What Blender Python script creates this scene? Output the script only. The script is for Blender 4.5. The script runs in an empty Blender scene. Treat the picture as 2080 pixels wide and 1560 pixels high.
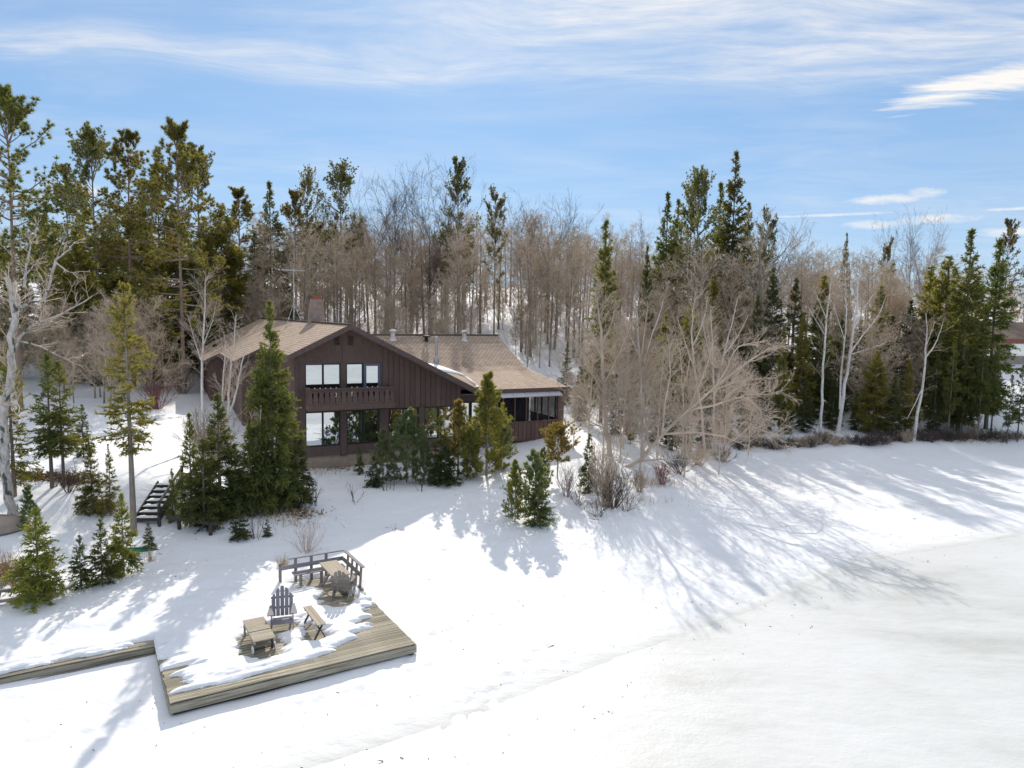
import bpy, math, random
import numpy as np
from mathutils import Vector, Matrix

# ------------------------------------------------------------------ camera, sky, sun, exposure
SC = bpy.context.scene
COL = SC.collection
random.seed(7)
R = math.radians
CAM_Z, PITCH, ROLL, FPX = 9.3, R(5.42), R(0.93), 1444.0
cam_data = bpy.data.cameras.new('camera')
cam_data.sensor_width = 36.0
cam_data.lens = 36.0 * FPX / 2080.0
cam_data.clip_start = 0.1
cam_data.clip_end = 5000
cam = bpy.data.objects.new('camera', cam_data)
COL.objects.link(cam)
CAM_M = Matrix.Rotation(math.pi / 2 - PITCH, 3, 'X') @ Matrix.Rotation(ROLL, 3, 'Z')
cam.matrix_world = Matrix.Translation((0, 0, CAM_Z)) @ CAM_M.to_4x4()
SC.camera = cam

SUN_AZ, SUN_EL = R(-5.0), R(31.0)          # azimuth from +Y towards +X
SKY_STRENGTH, SUN_STRENGTH, EXPOSURE = 0.10, 2.75, 0.60
world = bpy.data.worlds.new('World')
SC.world = world
world.use_nodes = True
world.cycles.sampling_method = 'MANUAL'
world.cycles.sample_map_resolution = 512
sun_data = bpy.data.lights.new('sun', 'SUN')
sun_data.energy = SUN_STRENGTH
sun_data.angle = R(0.5)
sun_data.color = (1.0, 0.93, 0.82)
sun = bpy.data.objects.new('sun', sun_data)
COL.objects.link(sun)
sun_dir = Vector((math.sin(SUN_AZ) * math.cos(SUN_EL), math.cos(SUN_AZ) * math.cos(SUN_EL), math.sin(SUN_EL)))
sun.rotation_euler = sun_dir.to_track_quat('Z', 'Y').to_euler()
sun.location = sun_dir * 60
SC.view_settings.view_transform = 'Standard'
SC.view_settings.look = 'None'
SC.view_settings.gamma = 1.0
SC.view_settings.exposure = EXPOSURE
SC.view_settings.use_curve_mapping = False
SC.cycles.max_bounces = 6
SC.cycles.diffuse_bounces = 3
SC.cycles.glossy_bounces = 3
SC.cycles.transparent_max_bounces = 8


def pix_dir(px, py):
    return CAM_M @ Vector(((px - 1040) / FPX, -(py - 780) / FPX, -1.0))


class G:
    """small helper to write node graphs"""
    def __init__(self, tree):
        self.t = tree
        self.n = tree.nodes
        self.l = tree.links

    def new(self, kind, **kw):
        n = self.n.new(kind)
        for k, v in kw.items():
            setattr(n, k, v)
        return n

    def link(self, a, b):
        self.l.new(a, b)

    def math(self, op, a, b=None, c=None, clamp=False):
        n = self.new('ShaderNodeMath', operation=op, use_clamp=clamp)
        for i, v in enumerate((a, b, c)):
            if v is None:
                continue
            if isinstance(v, (int, float)):
                n.inputs[i].default_value = v
            else:
                self.link(v, n.inputs[i])
        return n.outputs[0]

    def noise(self, vec, scale, detail=4.0, rough=0.55, dist=0.0):
        n = self.new('ShaderNodeTexNoise')
        n.inputs['Scale'].default_value = scale
        n.inputs['Detail'].default_value = detail
        n.inputs['Roughness'].default_value = rough
        n.inputs['Distortion'].default_value = dist
        if vec is not None:
            self.link(vec, n.inputs['Vector'])
        return n.outputs['Fac']

    def mapping(self, vec, scale=(1, 1, 1), rot=(0, 0, 0), loc=(0, 0, 0)):
        n = self.new('ShaderNodeMapping')
        n.inputs['Scale'].default_value = scale
        n.inputs['Rotation'].default_value = rot
        n.inputs['Location'].default_value = loc
        self.link(vec, n.inputs['Vector'])
        return n.outputs[0]

    def ramp(self, fac, stops):
        n = self.new('ShaderNodeValToRGB')
        while len(n.color_ramp.elements) < len(stops):
            n.color_ramp.elements.new(0.5)
        for e, (p, c) in zip(n.color_ramp.elements, stops):
            e.position = p
            e.color = (c, c, c, 1) if isinstance(c, (int, float)) else (*c, 1)
        self.link(fac, n.inputs[0])
        return n.outputs[0]

    def mix(self, fac, a, b, blend='MIX'):
        n = self.new('ShaderNodeMix', data_type='RGBA', blend_type=blend)
        for sock, v in ((n.inputs[0], fac), (n.inputs[6], a), (n.inputs[7], b)):
            if isinstance(v, (int, float)):
                sock.default_value = v
            elif isinstance(v, tuple):
                sock.default_value = (*v, 1)
            else:
                self.link(v, sock)
        return n.outputs[2]


def build_sky():
    g = G(world.node_tree)
    bg = g.n['Background']
    bg.inputs['Strength'].default_value = SKY_STRENGTH
    sky = g.new('ShaderNodeTexSky', sky_type='NISHITA', sun_disc=False)
    sky.sun_elevation = SUN_EL
    sky.sun_rotation = SUN_AZ
    sky.altitude = 300
    sky.air_density = 1.0
    sky.dust_density = 0.25
    sky.ozone_density = 3.0
    co = g.new('ShaderNodeTexCoord').outputs['Generated']
    sep = g.new('ShaderNodeSeparateXYZ')
    g.link(co, sep.inputs[0])
    x, y, z = sep.outputs
    zz = g.math('MAXIMUM', z, 0.03)
    px = g.math('DIVIDE', x, zz)
    py = g.math('DIVIDE', y, zz)
    pv = g.new('ShaderNodeCombineXYZ')
    g.link(px, pv.inputs[0]); g.link(py, pv.inputs[1])
    p = pv.outputs[0]

    def plane(px_, py_):
        d = pix_dir(px_, py_)
        return d.x / d.z, d.y / d.z

    # thin cirrus everywhere: streaked noise in the plane of the clouds
    wv = g.new('ShaderNodeVectorMath', operation='SCALE')
    wn = g.new('ShaderNodeTexNoise')
    wn.inputs['Scale'].default_value = 0.7
    wn.inputs['Detail'].default_value = 2
    g.link(p, wn.inputs['Vector'])
    g.link(wn.outputs['Color'], wv.inputs[0])
    wv.inputs['Scale'].default_value = 0.9
    pw = g.new('ShaderNodeVectorMath', operation='ADD')
    g.link(p, pw.inputs[0]); g.link(wv.outputs[0], pw.inputs[1])
    pw = pw.outputs[0]
    sw = g.new('ShaderNodeSeparateXYZ'); g.link(pw, sw.inputs[0])
    wx, wy = sw.outputs[0], sw.outputs[1]
    streak = g.noise(g.mapping(pw, (0.8, 1.5, 1), (0, 0, R(-32))), 1.5, 6, 0.6)
    broad = g.noise(g.mapping(pw, (0.5, 0.75, 1), loc=(3.1, 1.7, 0)), 0.8, 4, 0.5)
    cir = g.math('MULTIPLY', g.ramp(streak, [(0.36, 0.0), (0.76, 1.0)]), g.ramp(broad, [(0.34, 0.1), (0.62, 1.0)]))
    wisp = g.noise(g.mapping(pw, (0.9, 3.4, 1), (0, 0, R(-40))), 2.6, 5, 0.68)
    tex = g.math('MULTIPLY', g.ramp(streak, [(0.28, 0.25), (0.62, 1.0)]), g.ramp(wisp, [(0.30, 0.35), (0.62, 1.0)]))

    # a long streak of cirrus: a line in the cloud plane, feathered by noise
    def band(a, b, width):
        ax, ay = plane(*a); bx, by = plane(*b)
        dx, dy = bx - ax, by - ay
        L = math.hypot(dx, dy)
        nx, ny = -dy / L, dx / L
        off = g.math('ADD', g.math('MULTIPLY', wx, nx), g.math('MULTIPLY', wy, ny))
        off = g.math('SUBTRACT', off, (ax + 0.45) * nx + (ay + 0.45) * ny)
        v = g.math('DIVIDE', off, width)
        v = g.math('EXPONENT', g.math('MULTIPLY', g.math('MULTIPLY', v, v), -1.0))
        return g.math('MULTIPLY', v, tex)
    b1 = band((0, 95), (1150, 135), 0.26)

    def blob(c, rx, ry):
        cx, cy = plane(*c)
        u = g.math('DIVIDE', g.math('SUBTRACT', wx, cx + 0.45), rx); v = g.math('DIVIDE', g.math('SUBTRACT', wy, cy + 0.45), ry)
        r2 = g.math('ADD', g.math('MULTIPLY', u, u), g.math('MULTIPLY', v, v))
        return g.math('EXPONENT', g.math('MULTIPLY', r2, -1.0))
    veil = g.math('MULTIPLY', blob((1800, 0), 1.9, 0.80), tex)
    veil2 = g.math('MULTIPLY', blob((1330, 0), 0.9, 0.40), tex)
    pz = g.math('ADD', g.math('MULTIPLY', blob((2005, 178), 0.26, 0.55), 2.2), g.math('MULTIPLY', g.math('SUBTRACT', wisp, 0.5), 3.4))
    puff = g.math('MULTIPLY', g.math('SUBTRACT', pz, 0.85), 0.85, clamp=True)

    # small fair-weather clouds low over the trees: azimuth/elevation shapes
    az = g.math('ARCTAN2', x, y)
    el = g.math('ARCSINE', z)
    ae = g.new('ShaderNodeCombineXYZ')
    g.link(az, ae.inputs[0]); g.link(el, ae.inputs[1])
    det = g.noise(g.mapping(ae.outputs[0], (1, 2.2, 1)), 38, 4, 0.6)
    lows = None
    for (cx, cy, rx, ry) in ((1800, 405, 75, 9), (1880, 392, 30, 12), (1770, 456, 50, 9), (1900, 445, 75, 9), (2060, 470, 60, 9), (150, 385, 55, 16), (1680, 437, 120, 3), (2060, 424, 60, 3)):
        d = pix_dir(cx, cy).normalized()
        a0, e0 = math.atan2(d.x, d.y), math.asin(d.z)
        u = g.math('DIVIDE', g.math('SUBTRACT', az, a0), rx / 1500.0)
        v = g.math('DIVIDE', g.math('SUBTRACT', el, e0), ry / 1500.0)
        r2 = g.math('ADD', g.math('MULTIPLY', u, u), g.math('MULTIPLY', v, v))
        b = g.math('SUBTRACT', 1.25, r2)
        b = g.math('ADD', b, g.math('MULTIPLY', g.math('SUBTRACT', det, 0.5), 3.2))
        b = g.math('MULTIPLY', b, 0.55, clamp=True)
        lows = b if lows is None else g.math('MAXIMUM', lows, b)

    m = g.math('MULTIPLY', cir, 0.26)
    m = g.math('MAXIMUM', m, g.math('MULTIPLY', b1, 0.66))
    m = g.math('MAXIMUM', m, g.math('MULTIPLY', veil, 1.0))
    m = g.math('MAXIMUM', m, g.math('MULTIPLY', veil2, 0.95))
    m = g.math('MAXIMUM', m, puff)
    m = g.math('MAXIMUM', m, g.math('MULTIPLY', lows, 0.9))
    # the sheet of high cloud at the top of the picture goes on overhead, unseen, thickened to fill the shade
    over = g.math('MULTIPLY', g.math('SUBTRACT', z, 0.36), 3.0, clamp=True)
    m = g.math('MAXIMUM', m, g.math('MULTIPLY', g.math('MULTIPLY', over, 0.88), g.ramp(broad, [(0.25, 0.55), (0.6, 1.0)])))
    up = g.math('MULTIPLY', z, 25.0, clamp=True)
    m = g.math('MULTIPLY', m, up, clamp=True)
    # a camera exposing for shade and sky alike: the sky's wide brightness range is compressed evenly
    gm = g.new('ShaderNodeGamma')
    gm.inputs['Gamma'].default_value = SKY_GAMMA
    g.link(sky.outputs[0], gm.inputs[0])
    tint = g.mix(1.0, gm.outputs[0], SKY_TINT, 'MULTIPLY')
    # thicker air low over the trees
    hz = g.math('MULTIPLY', g.math('EXPONENT', g.math('MULTIPLY', zz, -7.5)), 0.62)
    tint = g.mix(hz, tint, (4.9, 5.5, 6.2))
    out = g.mix(m, tint, CLOUD)
    g.link(out, bg.inputs['Color'])


SKY_GAMMA = 0.45
SKY_TINT = (1.02, 1.58, 2.22)
CLOUD = (6.5, 6.35, 6.2)
build_sky()

# ------------------------------------------------------------------ picture geometry -> world points
def ray_y(px, py, Y):
    d = pix_dir(px, py)
    k = Y / d.y
    return Vector((d.x * k, Y, CAM_Z + d.z * k))


def ray_z(px, py, z):
    d = pix_dir(px, py)
    k = (z - CAM_Z) / d.z
    return Vector((d.x * k, d.y * k, z))


HA = R(27.2)                                   # heading of the house front
HU = Vector((math.cos(HA), math.sin(HA), 0)); HW = Vector((-math.sin(HA), math.cos(HA), 0))
HO = ray_y(603, 900, 37.0); HO.z = 0
DA = R(31.5)                                   # heading of the deck
DU = Vector((math.cos(DA), math.sin(DA), 0)); DW = Vector((-math.sin(DA), math.cos(DA), 0))
DO = ray_z(347.6, 1430, 0.45)


def house_pt(t, s, z):
    return HO + HU * t + HW * s + Vector((0, 0, z))


def deck_pt(a, b, z=0.0):
    return DO + DU * a + DW * b + Vector((0, 0, z))


# ------------------------------------------------------------------ terrain heights (thin plate spline through known points)
ICE = [ray_z(*p, 0.0) for p in ((-900, 2300), (100, 1800), (600, 1565), (900, 1468), (1250, 1335), (1500, 1248), (1750, 1140), (2080, 1085), (2500, 1045))]
ICE = [(-60.0, -30.0)] + [(p.x, p.y) for p in ICE] + [(90.0, 44.0), (300.0, 60.0)]
CTRL = []


def cz(px, py, z):
    p = ray_z(px, py, z)
    CTRL.append((p.x, p.y, z))


for args in ((305, 972, 2.3), (300, 1068, 0.95), (100, 975, 2.2), (30, 1078, 1.2), (20, 1240, 0.62), (130, 1212, 0.62), (250, 1160, 0.66),
             (430, 1085, 0.9), (560, 1045, 1.0), (1000, 965, 1.3), (1090, 1070, 0.62), (1240, 1045, 0.62), (1400, 940, 0.65),
             (1560, 915, 0.55), (1700, 915, 0.45), (1880, 908, 0.45), (2060, 892, 0.5), (900, 1085, 0.55), (1000, 1160, 0.34), (1200, 1210, 0.18), (1500, 1060, 0.22),
             (1900, 960, 0.18), (200, 1250, 0.5), (600, 1170, 0.52), (450, 1130, 0.65), (200, 835, 2.8), (60, 860, 2.5), (350, 800, 3.0),
             (330, 950, 2.3), (380, 1040, 1.25), (750, 1060, 0.7), (850, 1020, 0.85), (1130, 960, 1.25), (1180, 905, 1.9), (150, 1100, 0.95)):
    cz(*args)
for t, s, z in ((-1, -.4, 1.15), (1, -.3, 1.0), (4, -.3, 1.0), (8, -.3, 1.05), (11, -.3, 1.3), (14, -.3, 1.65), (17, 0, 1.95), (-1.5, 5, 2.0), (-4, 12, 2.6), (18, 6, 2.2), (18, 14, 2.6),
                (5, 10, 2.2), (5, 25, 3.2), (-5, 30, 3.4), (14, 25, 4.0)):
    p = house_pt(t, s, z); CTRL.append((p.x, p.y, z))
for a, b, z in ((3, -.5, .17), (5.8, -.4, .2), (.3, -.5, .15), (-1.5, 2.2, .13), (-3.5, 1.8, .12), (6.6, 2, .3), (6.6, 5, .40), (3.2, 7.0, .60), (0, 6, .66), (-3, 5.4, .60), (-3, 4.1, .40),
                (3, 3, .2), (5, 5, .25), (1, 2, .18), (3, -3, .08), (-2, -1, .07)):
    p = deck_pt(a, b); CTRL.append((p.x, p.y, z))
for q in ((-60, 45, 3.0), (-45, 30, 2.0), (-30, 20, 1.2), (-40, 70, 4.6), (-15, 78, 5.5), (0, 72, 4.4), (20, 66, 3.0), (20, 80, 4.6), (62, 76, 5.0), (48, 70, 4.0), (54, 62, 2.6), (90, 72, 3.0), (100, 62, .8),
          (-15, 100, 9.6), (10, 100, 9.4), (35, 100, 7.0), (65, 100, 4.6), (-50, 100, 8.5), (100, 110, 4.5), (0, 130, 13.0), (-70, 140, 12.5), (70, 140, 8.0), (0, 200, 17), (-120, 200, 17), (120, 200, 12),
          (0, 400, 22), (-250, 350, 22), (250, 350, 16), (250, 120, 5), (-200, 80, 8), (-120, 30, 3), (-100, 0, 2)):
    CTRL.append(q)
CTRL = np.array(CTRL)


def _tps(r2):
    return 0.5 * r2 * np.log(r2 + 1e-6)


def _solve():
    X = CTRL[:, :2] / 20.0
    n = len(X)
    K = _tps(((X[:, None] - X[None]) ** 2).sum(-1)) + np.eye(n) * 0.004
    P = np.c_[np.ones(n), X]
    A = np.zeros((n + 3, n + 3)); A[:n, :n] = K; A[:n, n:] = P; A[n:, :n] = P.T
    return np.linalg.solve(A, np.r_[CTRL[:, 2], 0, 0, 0])


TPS_W = _solve()


def vnoise(x, y, scale, seed=0):
    """smooth value noise, numpy"""
    x = np.asarray(x, float) / scale; y = np.asarray(y, float) / scale
    xi = np.floor(x); yi = np.floor(y); fx = x - xi; fy = y - yi
    fx = fx * fx * (3 - 2 * fx); fy = fy * fy * (3 - 2 * fy)

    def h(a, b):
        v = np.sin(a * 127.1 + b * 311.7 + seed * 74.7) * 43758.5453
        return v - np.floor(v)
    return (h(xi, yi) * (1 - fx) + h(xi + 1, yi) * fx) * (1 - fy) + (h(xi, yi + 1) * (1 - fx) + h(xi + 1, yi + 1) * fx) * fy - 0.5


def fbm(x, y, scale, octv=4, seed=0):
    t, a = 0, 1.0
    for k in range(octv):
        t = t + vnoise(x, y, scale, seed + k) * a
        scale *= 0.5; a *= 0.5
    return t


def ice_dist(x, y):
    """signed distance to the edge of the lake ice, positive on land"""
    best = np.full(np.shape(x), 1e9); sg = np.ones(np.shape(x))
    for (ax, ay), (bx, by) in zip(ICE[:-1], ICE[1:]):
        dx, dy = bx - ax, by - ay
        L2 = dx * dx + dy * dy
        k = np.clip(((x - ax) * dx + (y - ay) * dy) / L2, 0, 1)
        d = np.hypot(x - ax - k * dx, y - ay - k * dy)
        s = np.where(dx * (y - ay) - dy * (x - ax) > 0, 1.0, -1.0)
        m = d < best
        best = np.where(m, d, best); sg = np.where(m, s, sg)
    return best * sg


def gz_base(x, y):
    x = np.asarray(x, float); y = np.asarray(y, float)
    shp = x.shape
    xs, ys = x.ravel(), y.ravel()
    out = np.empty(len(xs))
    for i in range(0, len(xs), 20000):
        q = np.c_[xs[i:i + 20000], ys[i:i + 20000]] / 20.0
        r2 = ((q[:, None] - CTRL[None, :, :2] / 20.0) ** 2).sum(-1)
        out[i:i + 20000] = _tps(r2) @ TPS_W[:-3] + TPS_W[-3] + q @ TPS_W[-2:]
    z = out.reshape(shp)
    d = ice_dist(x, y)
    k = np.clip((d + 1.0) / 7.0, 0, 1); k = k * k * (3 - 2 * k)
    z = np.maximum(z, 0.06)
    z = z * k + (1 - k) * np.clip(d * 0.05, -0.3, 0.12)
    return z


def gz(x, y):
    """height of the snow surface"""
    x = np.asarray(x, float); y = np.asarray(y, float)
    z = gz_base(x, y)
    d = ice_dist(x, y)
    amp = np.clip(d / 6.0, 0, 1)
    far = np.clip((y - 45) / 40.0, 0, 1)
    # keep the snow under the deck flat
    da = (x - DO.x) * DU.x + (y - DO.y) * DU.y; db = (x - DO.x) * DW.x + (y - DO.y) * DW.y
    on = np.where((da > -6) & (da < 6.3) & (db > -.8) & (db < 6.5), 0.25, 1.0)
    z = z + amp * on * (fbm(x, y, 3.2, 4, 3) * 0.13 + far * fbm(x, y, 14, 3, 9) * 1.0)
    # lane of trampled tracks along the edge of the ice
    z = np.where(d > 0.5, np.maximum(z, np.minimum(0.02 + .02 * d, .10)), z)
    lane = np.exp(-((d - 1.3) / 0.5) ** 2) + np.exp(-((d - 0.3) / 0.35) ** 2)
    z = z + lane * vnoise(x, y, 0.28, 21) * 0.015
    return z


def gz1(x, y):
    return float(gz(np.array([x]), np.array([y]))[0])


def ground_hit(px, py):
    d = pix_dir(px, py)
    ys = np.linspace(10, 160, 1500)
    k = ys / d.y
    xs = d.x * k; zs = CAM_Z + d.z * k
    below = np.nonzero(zs < gz_base(xs, ys))[0]
    i = below[0] if len(below) else len(ys) - 1
    return Vector((xs[i], ys[i], gz1(xs[i], ys[i])))


def at_col(px, Y):
    """ground point at distance Y under picture column px"""
    p = ray_y(px, 900, Y)
    for _ in range(4):
        z = gz1(p.x, Y)
        d = pix_dir(px, 780 + 0)
        # find the row whose height at Y is z, then its x
        lo, hi = 0.0, 3000.0
        for _ in range(30):
            m = (lo + hi) / 2
            if ray_y(px, m, Y).z > z: lo = m
            else: hi = m
        p = ray_y(px, lo, Y)
    return Vector((p.x, Y, gz1(p.x, Y)))

# ------------------------------------------------------------------ materials
MATS = {}


def mat(name, c1, c2=None, scale=6.0, stretch=(1, 1, 1), rough=0.8, bump=0.0, bump_scale=None, detail=5, lo=0.35, hi=0.65, vary=0.0, metallic=0.0, spec=0.3, c3=None, c3_scale=1.5, c3_lo=0.55, c3_hi=0.7):
    m = bpy.data.materials.new(name)
    m.use_nodes = True
    g = G(m.node_tree)
    b = g.n['Principled BSDF']
    b.inputs['Roughness'].default_value = rough
    b.inputs['Metallic'].default_value = metallic
    b.inputs['Specular IOR Level'].default_value = spec
    co = g.new('ShaderNodeTexCoord').outputs['Object']
    if c2 is None:
        c2 = tuple(v * 0.8 for v in c1)
    v = g.mapping(co, stretch)
    n = g.noise(v, scale, detail)
    col = g.mix(g.ramp(n, [(lo, 0.0), (hi, 1.0)]), c1, c2)
    if c3 is not None:
        n3 = g.noise(g.mapping(co, stretch, loc=(7, 3, 1)), c3_scale, 5)
        col = g.mix(g.ramp(n3, [(c3_lo, 0.0), (c3_hi, 1.0)]), col, c3)
    if vary:
        oi = g.new('ShaderNodeObjectInfo').outputs['Random']
        hs = g.new('ShaderNodeHueSaturation')
        g.link(g.math('ADD', g.math('MULTIPLY', oi, 2 * vary), 1 - vary), hs.inputs['Value'])
        g.link(col, hs.inputs['Color'])
        col = hs.outputs[0]
    g.link(col, b.inputs['Base Color'])
    if bump:
        bn = g.new('ShaderNodeBump')
        bn.inputs['Strength'].default_value = bump
        bn.inputs['Distance'].default_value = 0.05
        g.link(g.noise(v, bump_scale or scale * 2, 6), bn.inputs['Height'])
        g.link(bn.outputs[0], b.inputs['Normal'])
    MATS[name] = m
    return m


def foliage(name, c1, c2, scale=2.5, trans=0.5, hue=0.03, val=0.25):
    m = bpy.data.materials.new(name)
    m.use_nodes = True
    g = G(m.node_tree)
    b = g.n['Principled BSDF']
    b.inputs['Roughness'].default_value = 0.65
    b.inputs['Specular IOR Level'].default_value = 0.25
    co = g.new('ShaderNodeTexCoord').outputs['Object']
    n = g.noise(co, scale, 4)
    col = g.mix(g.ramp(n, [(0.35, 0.0), (0.65, 1.0)]), c1, c2)
    oi = g.new('ShaderNodeObjectInfo').outputs['Random']
    hs = g.new('ShaderNodeHueSaturation')
    g.link(g.math('ADD', g.math('MULTIPLY', oi, 2 * hue), 0.5 - hue), hs.inputs['Hue'])
    w = g.math('FRACT', g.math('MULTIPLY', oi, 17.3))
    g.link(g.math('ADD', g.math('MULTIPLY', w, 2 * val), 1 - val), hs.inputs['Value'])
    g.link(col, hs.inputs['Color'])
    g.link(hs.outputs[0], b.inputs['Base Color'])
    tr = g.new('ShaderNodeBsdfTranslucent')
    lighten = g.mix(1.0, hs.outputs[0], (1.6, 1.5, 0.9), 'MULTIPLY')
    g.link(lighten, tr.inputs['Color'])
    mx = g.new('ShaderNodeMixShader')
    mx.inputs[0].default_value = trans
    g.link(b.outputs[0], mx.inputs[1]); g.link(tr.outputs[0], mx.inputs[2])
    g.link(mx.outputs[0], g.n['Material Output'].inputs['Surface'])
    MATS[name] = m
    return m


def snow_material(name, ice=False):
    m = bpy.data.materials.new(name)
    m.use_nodes = True
    g = G(m.node_tree)
    b = g.n['Principled BSDF']
    co = g.new('ShaderNodeTexCoord').outputs['Object']
    big = g.noise(co, 0.35, 5)
    if ice:
        n1 = g.noise(g.mapping(co, (0.35, 1.2, 1), (0, 0, R(28))), 0.35, 7, 0.62)
        n2 = g.noise(g.mapping(co, (0.6, 2.2, 1), (0, 0, R(28))), 1.4, 7, 0.65)
        f = g.math('ADD', g.math('MULTIPLY', n1, 0.7), g.math('MULTIPLY', n2, 0.3))
        col = g.ramp(f, [(0.36, (0.54, 0.545, 0.515)), (0.50, (0.65, 0.655, 0.635)), (0.64, (0.735, 0.74, 0.73))])
        n4 = g.noise(co, 0.16, 4)
        col = g.mix(g.ramp(n4, [(0.42, 0.0), (0.62, 0.8)]), col, (0.74, 0.745, 0.74))
        sp = g.noise(co, 16.0, 2, 0.5)
        zn = g.noise(g.mapping(co, (0.3, 2.0, 1), (0, 0, R(24))), 0.7, 3)
        kk = g.math('MULTIPLY', g.ramp(sp, [(0.70, 0.0), (0.75, 0.7)]), g.ramp(zn, [(0.5, 0.0), (0.62, 1.0)]))
        col = g.mix(kk, col, (0.42, 0.42, 0.41))
        b.inputs['Roughness'].default_value = 0.45
        bs = 0.25
    else:
        fine = g.noise(co, 9.0, 6, 0.6)
        col = g.mix(g.ramp(big, [(0.35, 0.0), (0.7, 1.0)]), (0.90, 0.905, 0.92), (0.86, 0.865, 0.88))
        col = g.mix(g.ramp(fine, [(0.62, 0.0), (0.85, 0.5)]), col, (0.74, 0.75, 0.77))
        # needles and bark crumbs blown onto the old snow
        specks = g.noise(co, 42.0, 2, 0.5)
        zone = g.noise(co, 0.5, 3)
        k = g.math('MULTIPLY', g.ramp(specks, [(0.735, 0.0), (0.76, 1.0)]), g.ramp(zone, [(0.45, 0.0), (0.65, 0.8)]))
        col = g.mix(k, col, (0.16, 0.13, 0.10))
        b.inputs['Roughness'].default_value = 0.7
        at = g.new('ShaderNodeAttribute', attribute_name='shore').outputs['Fac']
        sl = g.noise(g.mapping(co, (0.5, 1.6, 1), (0, 0, R(28))), 1.1, 6, 0.65)
        wet = g.math('ADD', at, g.math('MULTIPLY', g.math('SUBTRACT', sl, 0.5), 1.1))
        wet = g.math('MULTIPLY', g.math('MULTIPLY', wet, at), 1.0, clamp=True)
        col = g.mix(wet, col, (0.64, 0.645, 0.62))
        bs = 0.32
    g.link(col, b.inputs['Base Color'])
    b.inputs['Specular IOR Level'].default_value = 0.25
    bump = g.new('ShaderNodeBump')
    bump.inputs['Strength'].default_value = bs
    bump.inputs['Distance'].default_value = 0.12
    h = g.math('ADD', g.noise(g.mapping(co, (1, 1.8, 1), (0, 0, R(25))), 1.6, 8, 0.6), g.math('MULTIPLY', g.noise(co, 11, 5, 0.6), 0.22))
    g.link(h, bump.inputs['Height'])
    g.link(bump.outputs[0], b.inputs['Normal'])
    MATS[name] = m
    return m


def shingle_material(name, c1, c2, mortar):
    m = bpy.data.materials.new(name)
    m.use_nodes = True
    g = G(m.node_tree)
    b = g.n['Principled BSDF']
    b.inputs['Roughness'].default_value = 0.9
    b.inputs['Specular IOR Level'].default_value = 0.2
    uv = g.new('ShaderNodeUVMap').outputs[0]
    br = g.new('ShaderNodeTexBrick')
    br.offset = 0.5
    br.inputs['Scale'].default_value = 1.0
    br.inputs['Brick Width'].default_value = 0.30
    br.inputs['Row Height'].default_value = 0.19
    br.inputs['Mortar Size'].default_value = 0.018
    br.inputs['Mortar Smooth'].default_value = 0.2
    br.inputs['Bias'].default_value = 0.0
    br.inputs['Color1'].default_value = (*c1, 1)
    br.inputs['Color2'].default_value = (*c2, 1)
    br.inputs['Mortar'].default_value = (*mortar, 1)
    g.link(uv, br.inputs['Vector'])
    st = g.noise(g.mapping(uv, (1.0, 0.35, 1)), 0.8, 6, 0.6)
    col = g.mix(g.ramp(st, [(0.52, 0.0), (0.75, 0.55)]), br.outputs['Color'], (0.10, 0.07, 0.055))
    pale = g.noise(g.mapping(uv, (0.5, 0.5, 1), loc=(4, 9, 0)), 0.5, 4)
    col = g.mix(g.ramp(pale, [(0.5, 0.0), (0.75, 0.35)]), col, (0.46, 0.37, 0.29))
    g.link(col, b.inputs['Base Color'])
    bump = g.new('ShaderNodeBump')
    bump.inputs['Strength'].default_value = 0.8
    bump.inputs['Distance'].default_value = 0.02
    g.link(g.math('SUBTRACT', 1.0, br.outputs['Fac']), bump.inputs['Height'])
    g.link(bump.outputs[0], b.inputs['Normal'])
    MATS[name] = m
    return m


def glass_material(name):
    m = bpy.data.materials.new(name)
    m.use_nodes = True
    g = G(m.node_tree)
    b = g.n['Principled BSDF']
    b.inputs['Base Color'].default_value = (0.02, 0.022, 0.025, 1)
    b.inputs['Roughness'].default_value = 0.05
    gl = g.new('ShaderNodeBsdfGlossy')
    gl.inputs['Roughness'].default_value = 0.012
    gl.inputs['Color'].default_value = (0.86, 0.90, 0.90, 1)
    co = g.new('ShaderNodeTexCoord').outputs['Object']
    bump = g.new('ShaderNodeBump')
    bump.inputs['Strength'].default_value = 0.03
    bump.inputs['Distance'].default_value = 0.1
    g.link(g.noise(co, 0.9, 2), bump.inputs['Height'])
    g.link(bump.outputs[0], gl.inputs['Normal'])
    mx = g.new('ShaderNodeMixShader')
    mx.inputs[0].default_value = 0.78
    g.link(b.outputs[0], mx.inputs[1]); g.link(gl.outputs[0], mx.inputs[2])
    g.link(mx.outputs[0], g.n['Material Output'].inputs['Surface'])
    MATS[name] = m
    return m


snow_material('snow')
snow_material('ice', True)
mat('brown_stain', (0.145, 0.090, 0.072), (0.185, 0.122, 0.100), 5, (4, 4, 0.6), 0.75, 0.25, vary=0.06)
mat('brown_board', (0.135, 0.081, 0.065), (0.175, 0.112, 0.092), 5, (6, 6, 0.5), 0.75, 0.25, vary=0.12)
mat('brown_trim', (0.118, 0.077, 0.063), (0.155, 0.104, 0.088), 4, (2, 2, 2), 0.6, 0.15)
mat('soffit', (0.30, 0.24, 0.22), (0.22, 0.17, 0.155), 3, (1, 1, 1), 0.7)  # lighter than the trim: light bounced off the snow is put into the colour
mat('dark_sash', (0.022, 0.022, 0.026), (0.03, 0.03, 0.034), 4, rough=0.4)
mat('blue_sash', (0.13, 0.14, 0.19), (0.17, 0.17, 0.21), 4, rough=0.5)
mat('concrete', (0.42, 0.33, 0.25), (0.33, 0.26, 0.20), 3, rough=0.9, bump=0.3, c3=(0.24, 0.19, 0.15), c3_scale=1.0)
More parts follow.
